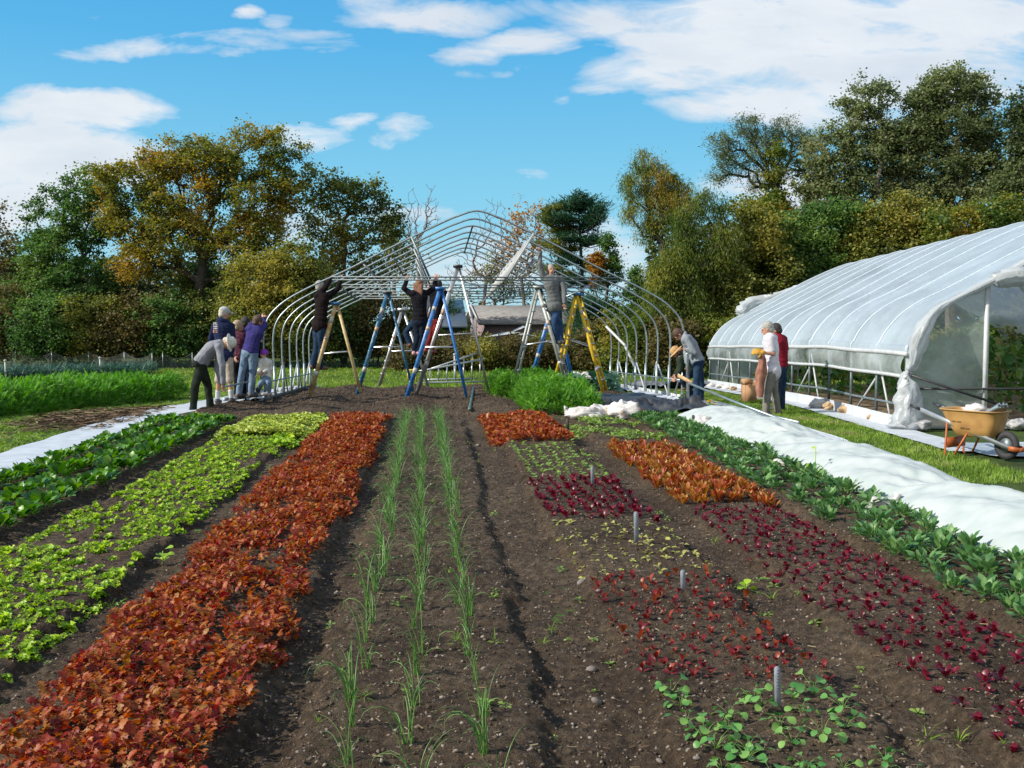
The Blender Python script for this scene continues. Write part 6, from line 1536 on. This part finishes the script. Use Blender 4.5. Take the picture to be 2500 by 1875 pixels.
tree('green_tree', 'green lower tree under the right flank of the gold tree', 'tree', (610, 770), 42, (610, 640), [(560, 600, 80, 60), (640, 560, 50, 50), (640, 640, 60, 60), (540, 680, 80, 50), (690, 600, 30, 40)], L_OLIVE, 26000, .12, natt=300, clus=.32)
tree('mixed_tree', 'slender open tree with yellow vine on its trunk, right of the gold tree', 'tree', (745, 770), 46, (742, 520), [(690, 400, 45, 45), (740, 420, 50, 45), (800, 430, 40, 45), (700, 480, 50, 50), (770, 490, 50, 50), (830, 500, 35, 40), (860, 480, 18, 35), (700, 560, 45, 40), (790, 580, 50, 50), (735, 540, 14, 40)], L_OLIVE, 17000, .13, natt=380, clus=.30, r0=.13, gaps=.35)
bares = [('bare_tree', 'fan shaped bare grey tree rising left of the frame peak', (905, 770), (905, 560), [(885, 440, 22, 30), (915, 430, 32, 38), (935, 460, 22, 35), (905, 500, 40, 40), (880, 520, 30, 40)], None, 0, 54),
         ('bare_tree', 'thin bare tree just behind the left slope of the frame', (850, 770), (850, 620), [(840, 500, 22, 60), (870, 560, 40, 50)], L_OLIVE, 2500, 50),
         ('bare_tree', 'bare twiggy tree seen through the frame right of its peak', (1040, 770), (1045, 620), [(1060, 470, 35, 50), (1020, 530, 40, 50), (1080, 540, 45, 60), (1000, 590, 50, 45)], None, 0, 56),
         ('orange_tree', 'thin tree with sparse orange leaves right of the frame peak', (1130, 770), (1128, 600), [(1140, 450, 38, 38), (1115, 490, 32, 40), (1165, 490, 35, 45), (1100, 540, 45, 45), (1160, 550, 40, 45)], L_ORNG, 2300, 56),
         ('bare_tree', 'low branching bare tree behind the house roof', (1075, 770), (1065, 650), [(1040, 620, 60, 45), (1110, 620, 60, 45), (1085, 580, 50, 40)], L_OLIVE, 2600, 57)]
for nm, lb, bs, fk, lo, lm, nl, D in bares:
    tree(nm, lb, 'tree', bs, D, fk, lo, lm, nl, .14, bark=M_BARKL, natt=330, r0=.10, rmin=.010, clus=.3, shell=.2)
# pine with tiered boughs
def pine(label, base, D, top, tiers, m, n, r0=.15, name='pine_tree', needle=.20, extra=None, flat=.35):
    b = Q(*base, D); b[2] = float(terrain(b[0], b[1])); tp = Q(*top, D); t = thing(name, label, 'tree', b, GT); mb = MB()
    mb.tube([b, b + (tp - b) * .5 + Rt * .1, tp], [r0, r0 * .6, .02], 7); att = []
    for (u, v, u2, v2) in tiers:
        a = Q(u, v, D); 
        for q in range(5):
            e = Q(u2, v2, D) + Fh * rng.normal(0, .9) + Rt * rng.normal(0, .25) + np.array([0, 0, rng.normal(0, .15)]); mid = (a + e) / 2 + [0, 0, -.12]
            mb.tube([a, mid, e], [.04, .025, .01], 5)
            for k in range(9): f = .35 + .65 * k / 8; c = a + (e - a) * f + [0, 0, .1 * f]; att.append(c)
    att = np.array(att); mb.build('trunk', M_BARK, t)
    src = att[rng.integers(0, len(att), n)]; pos = src + rng.normal(0, 1, (n, 3)) * [.20, .20, .22 * flat]; yaw = rng.uniform(0, 6.3, n)
    V, F, r = scatter(T_NEEDLE[0], T_NEEDLE[1], pos, rots(yaw, rng.uniform(-.1, .9, n), rng.normal(0, .5, n)), needle * rng.uniform(.6, 1.2, n) * np.array([[2.2], ]).T.ravel()[0] * .7, rng.random(n)); link('crown', mesh_np('crown', V, F, m, r), t)
pine('tall pine with flat spreading boughs right of the frame peak', (1258, 770), 48, (1248, 412),
     [(1248, 450, 1248, 425), (1248, 465, 1222, 445), (1250, 462, 1275, 440), (1250, 490, 1305, 455), (1248, 490, 1215, 480), (1250, 505, 1300, 488), (1252, 520, 1220, 520), (1252, 530, 1295, 525), (1254, 560, 1215, 570), (1255, 570, 1290, 580), (1256, 600, 1220, 620), (1256, 610, 1292, 625), (1257, 650, 1225, 670), (1257, 650, 1290, 670)], L_PINE, 15000)
pine('second thinner pine close left of the tall pine', (1212, 770), 49, (1200, 455), [(1200, 470, 1195, 455), (1202, 490, 1185, 480), (1203, 500, 1222, 500), (1204, 530, 1180, 535), (1205, 545, 1225, 550), (1206, 580, 1185, 590), (1207, 600, 1228, 605)], L_OLIVE, 8000, .1)
tree('cedar_tree', 'small pointed dark conifer with rusty vine at its side', 'tree', (1312, 770), 44, (1312, 620), [(1311, 520, 10, 22), (1312, 550, 20, 30), (1310, 590, 32, 35), (1315, 640, 42, 45), (1310, 700, 45, 45)], L_DKGR, 15000, .10, natt=200, clus=.2, r0=.1)
tree('vine', 'rusty orange vine climbing on the small pointed conifer', 'climber', (1292, 770), 43.4, (1292, 640), [(1288, 570, 16, 30), (1298, 610, 18, 20)], L_ORNG, 2600, .10, natt=60, clus=.18, r0=.04)
pine('small spruce under the right slope of the frame', (1262, 775), 41, (1262, 640), [(1262, 660, 1250, 662), (1262, 660, 1275, 665), (1262, 685, 1240, 690), (1262, 685, 1285, 692), (1262, 715, 1235, 722), (1262, 715, 1295, 724), (1262, 740, 1232, 748), (1262, 740, 1298, 748)], L_PINE, 9000, .08, name='spruce_tree', flat=.6)
tree('dark_cedar', 'dark narrow conifer at the foot of the vine hung tree', 'tree', (1375, 770), 43, (1375, 660), [(1372, 585, 14, 30), (1378, 640, 24, 40), (1370, 700, 30, 40)], L_DKGR, 9000, .10, natt=120, clus=.22)
# ---- right side
tree('vine_hung_tree', 'leftmost tree of the right hand group, hung with climber', 'tree', (1445, 780), 40, (1425, 520), [(1395, 345, 34, 26), (1470, 440, 45, 50), (1375, 395, 36, 40), (1420, 385, 40, 42), (1450, 400, 30, 36), (1380, 450, 36, 40), (1430, 450, 45, 45), (1395, 490, 25, 35)], L_IVY, 26000, .12, T=T_LONG, natt=420, clus=.24, hang=.35, r0=.18, droop=.7, gaps=.3)
tree('weeping_tree', 'yellow green weeping tree under the vine hung tree', 'tree', (1470, 780), 36, (1480, 620), [(1445, 580, 30, 50), (1480, 520, 34, 45), (1535, 440, 34, 36), (1430, 650, 30, 60), (1490, 610, 38, 60), (1550, 520, 36, 50), (1450, 715, 42, 45), (1415, 600, 16, 50), (1500, 690, 40, 50), (1480, 460, 22, 25)], L_YGR, 42000, .13, T=T_LONG, natt=420, clus=.28, hang=.5, droop=.9)
tree('sparse_tree', 'sparse tree with crooked bare limb left of the two tallest trees', 'tree', (1680, 780), 43, (1672, 470), [(1560, 310, 40, 30), (1620, 270, 42, 30), (1600, 340, 50, 30), (1700, 280, 42, 35), (1650, 310, 40, 40), (1560, 370, 35, 22), (1735, 300, 30, 32), (1690, 350, 30, 40), (1640, 380, 40, 30)], L_GREYG, 15000, .14, T=T_LONG, natt=420, clus=.26, r0=.17, hang=.2, shell=.3, gaps=.35)
tree('ivy_column', 'yellow leaved climber thick on the trunk of the sparse tree', 'climber', (1675, 780), 42.3, (1675, 560), [(1672, 350, 18, 40), (1668, 410, 32, 40), (1660, 460, 45, 40), (1690, 480, 40, 45)], L_IVY, 15000, .12, natt=200, clus=.26)
tree('tall_tree', 'second tallest tree on the right, open grey green crown', 'tree', (1890, 780), 42, (1880, 480), [(1960, 300, 55, 60), (1750, 380, 55, 50), (1960, 420, 60, 50), (1790, 440, 60, 40), (1880, 215, 60, 45), (1830, 255, 55, 45), (1920, 270, 55, 50), (1790, 320, 55, 45), (1870, 330, 70, 50), (1930, 350, 50, 50), (1800, 390, 65, 40), (1880, 410, 60, 45)], L_GREYG, 46000, .12, natt=900, clus=.27, r0=.2, bark=M_BARKL, shell=.3, gaps=.35)
tree('tall_tree', 'tallest tree on the right, rounded crown against the cloud', 'tree', (2060, 780), 42, (2055, 470), [(2050, 195, 65, 48), (2110, 210, 45, 45), (2000, 215, 45, 40), (1990, 280, 45, 50), (2060, 280, 75, 55), (2130, 290, 45, 50), (2020, 360, 65, 50), (2100, 370, 60, 50), (2150, 380, 28, 50), (2060, 430, 70, 40)], L_GREYG, 48000, .12, natt=950, clus=.27, r0=.22, bark=M_BARKL, shell=.3, gaps=.35)
tree('tall_tree', 'tree cut by the right edge of the view', 'tree', (2230, 780), 40, (2225, 480), [(2180, 420, 40, 60), (2205, 250, 32, 50), (2240, 300, 50, 90), (2195, 350, 25, 50), (2210, 430, 30, 50)], L_GREYG, 18000, .13, natt=380, clus=.28, r0=.16, gaps=.35)
und = [('olive_bush', 'broad olive bush between the weeping tree and the yellow climber', (1600, 780), 37, (1600, 650), [(1560, 600, 60, 70), (1620, 520, 60, 60), (1650, 600, 70, 80), (1600, 680, 80, 60), (1600, 450, 40, 40)], L_OLIVE, 40000),
       ('dark_bush', 'dark green tree mass behind the far roof of the greenhouse', (1770, 780), 38, (1760, 620), [(1740, 500, 60, 60), (1700, 560, 60, 60), (1780, 560, 70, 70), (1740, 640, 90, 60), (1800, 470, 50, 50)], L_DKGR, 40000),
       ('yellow_bush', 'yellow green tree mass low between the two tallest trees', (1950, 780), 38, (1940, 600), [(1890, 490, 60, 50), (1960, 470, 60, 50), (1930, 550, 80, 60), (1850, 560, 60, 60), (2010, 540, 50, 60)], L_OLIVE, 34000),
       ('brown_bush', 'brownish green tree mass just above the greenhouse ridge', (2060, 780), 37, (2060, 600), [(2040, 500, 60, 45), (2110, 490, 60, 50), (2160, 520, 50, 60), (2080, 560, 80, 60), (2180, 460, 30, 40), (2210, 560, 40, 60)], L_IVY, 30000)]
for nm, lb, bs, D, fk, lo, lm, nl in und: tree(nm, lb, 'tree', bs, D, fk, lo, lm, nl, .12, natt=420, clus=.34, r0=.14, multi=1, group='bushy trees of the right hand belt')
# hedge and brush pieces, each a bush of its own
def bushes(name, label, cat, group, specs, m, nl, leaf=.11, clus=.26, natt=110, **kw):
    for i, (u, v, ru, rv, D) in enumerate(specs):
        tree(name, label if isinstance(label, str) else label[i], cat, (u, 790), D, (u, v + rv * .4), [(u, v, ru, rv), (u - ru * .5, v + rv * .5, ru * .6, rv * .6), (u + ru * .5, v + rv * .5, ru * .6, rv * .6)], m if not isinstance(m, list) else m[i % len(m)], nl, leaf, natt=natt, clus=clus, r0=.05, rmin=.01, group=group, multi=1, gaps=0, **kw)
bushes('hedge_bush', 'dark leafy bush in the deep shade under the trees left of the people', 'bush', 'bushes of the shady left belt', [(20, 690, 70, 80, 44), (110, 700, 75, 70, 43), (200, 700, 70, 70, 43.5), (290, 700, 75, 75, 43), (380, 700, 75, 70, 43), (460, 700, 70, 70, 43.5), (250, 640, 60, 60, 46), (60, 640, 60, 60, 46), (430, 630, 60, 60, 46)], [L_RUST, L_DKGR, L_OLIVE], 13000, .12, .34)
bushes('hedge_bush', 'dark tangled bush behind the left part of the hoop frame', 'bush', 'bushes behind the hoop frame', [(660, 700, 60, 75, 42), (740, 700, 60, 75, 43), (820, 690, 60, 80, 43), (890, 700, 50, 70, 44), (760, 640, 50, 50, 47), (960, 700, 40, 60, 49)], [L_OLIVE, L_DKGR, L_RUST, L_OLIVE], 10000, .12, .32)
bushes('bramble', 'brown red bramble in the low thicket before the house', 'bush', 'brambles of the low thicket', [(900, 765, 55, 32, 40), (970, 765, 55, 30, 40), (1040, 762, 55, 32, 40), (1110, 762, 55, 30, 40), (1180, 762, 55, 32, 40), (1245, 755, 50, 38, 40.5), (1010, 745, 50, 22, 42), (1120, 745, 50, 20, 42), (1190, 740, 45, 24, 42)], [L_RUST, L_RUST, L_OLIVE], 6500, .10, .26)
bushes('thicket_bush', 'orange and green bush behind the right legs of the frame', 'bush', 'bushes behind the right wall of the frame', [(1300, 740, 50, 50, 38), (1350, 730, 50, 60, 37), (1400, 735, 50, 55, 36), (1455, 735, 50, 55, 35), (1510, 730, 50, 55, 36), (1570, 740, 50, 55, 35)], [L_RUST, L_IVY, L_YGR], 9000, .11, .28)
bushes('garden_shrub', 'green shrub standing beyond the far side of the greenhouse', 'bush', 'shrubs beyond the greenhouse', [(1640, 770, 55, 45, 34), (1720, 770, 55, 45, 34), (1800, 770, 55, 50, 34), (1880, 775, 55, 50, 33), (1960, 775, 60, 55, 32), (2050, 770, 60, 60, 31), (2140, 760, 60, 75, 30), (2210, 740, 60, 110, 29), (2270, 700, 70, 140, 28)], [L_DKGR, L_YGR, L_OLIVE], 9000, .12, .30)
# the wood continues behind, reads as one mass
pos = []
for (u0, u1, v0, v1, D, n, m) in ((-250, 720, 560, 790, 56, 42000, 0), (1400, 2500, 480, 790, 52, 42000, 0), (640, 1420, 700, 790, 60, 16000, 0)):
    u = rng.uniform(u0, u1, n); v = v0 + (v1 - v0) * rng.random(n) ** .8 + 40 * fbm(u / 60, u * 0, 3); dd = D + rng.normal(0, 1.5, n)
    k = 1.1302; p = CAM + Fd * dd[:, None] + Rt * ((u * k - 1250) / FOC * dd)[:, None] + Ud * ((937.5 - v * k) / FOC * dd)[:, None]; pos.append(p)
pos = np.concatenate(pos); pos = pos[pos[:, 2] > -.6]; n = len(pos)
V, F, r = scatter(T_LEAF[0], T_LEAF[1], pos, rots(rng.uniform(0, 6.3, n), rng.normal(-.2, .5, n), rng.normal(0, .7, n)), .26 * rng.uniform(.6, 1.3, n), rng.random(n))
tag(link('woodland', mesh_np('woodland', V, F, fol('wood_foliage', [(.03, .045, .018), (.06, .075, .025), (.11, .11, .035)], .2), r)), 'dense dark woodland continuing behind the nearer trees', 'woods', kind='stuff')
print('faces', sum(len(m.polygons) for m in bpy.data.meshes), 'objects', len(bpy.data.objects))
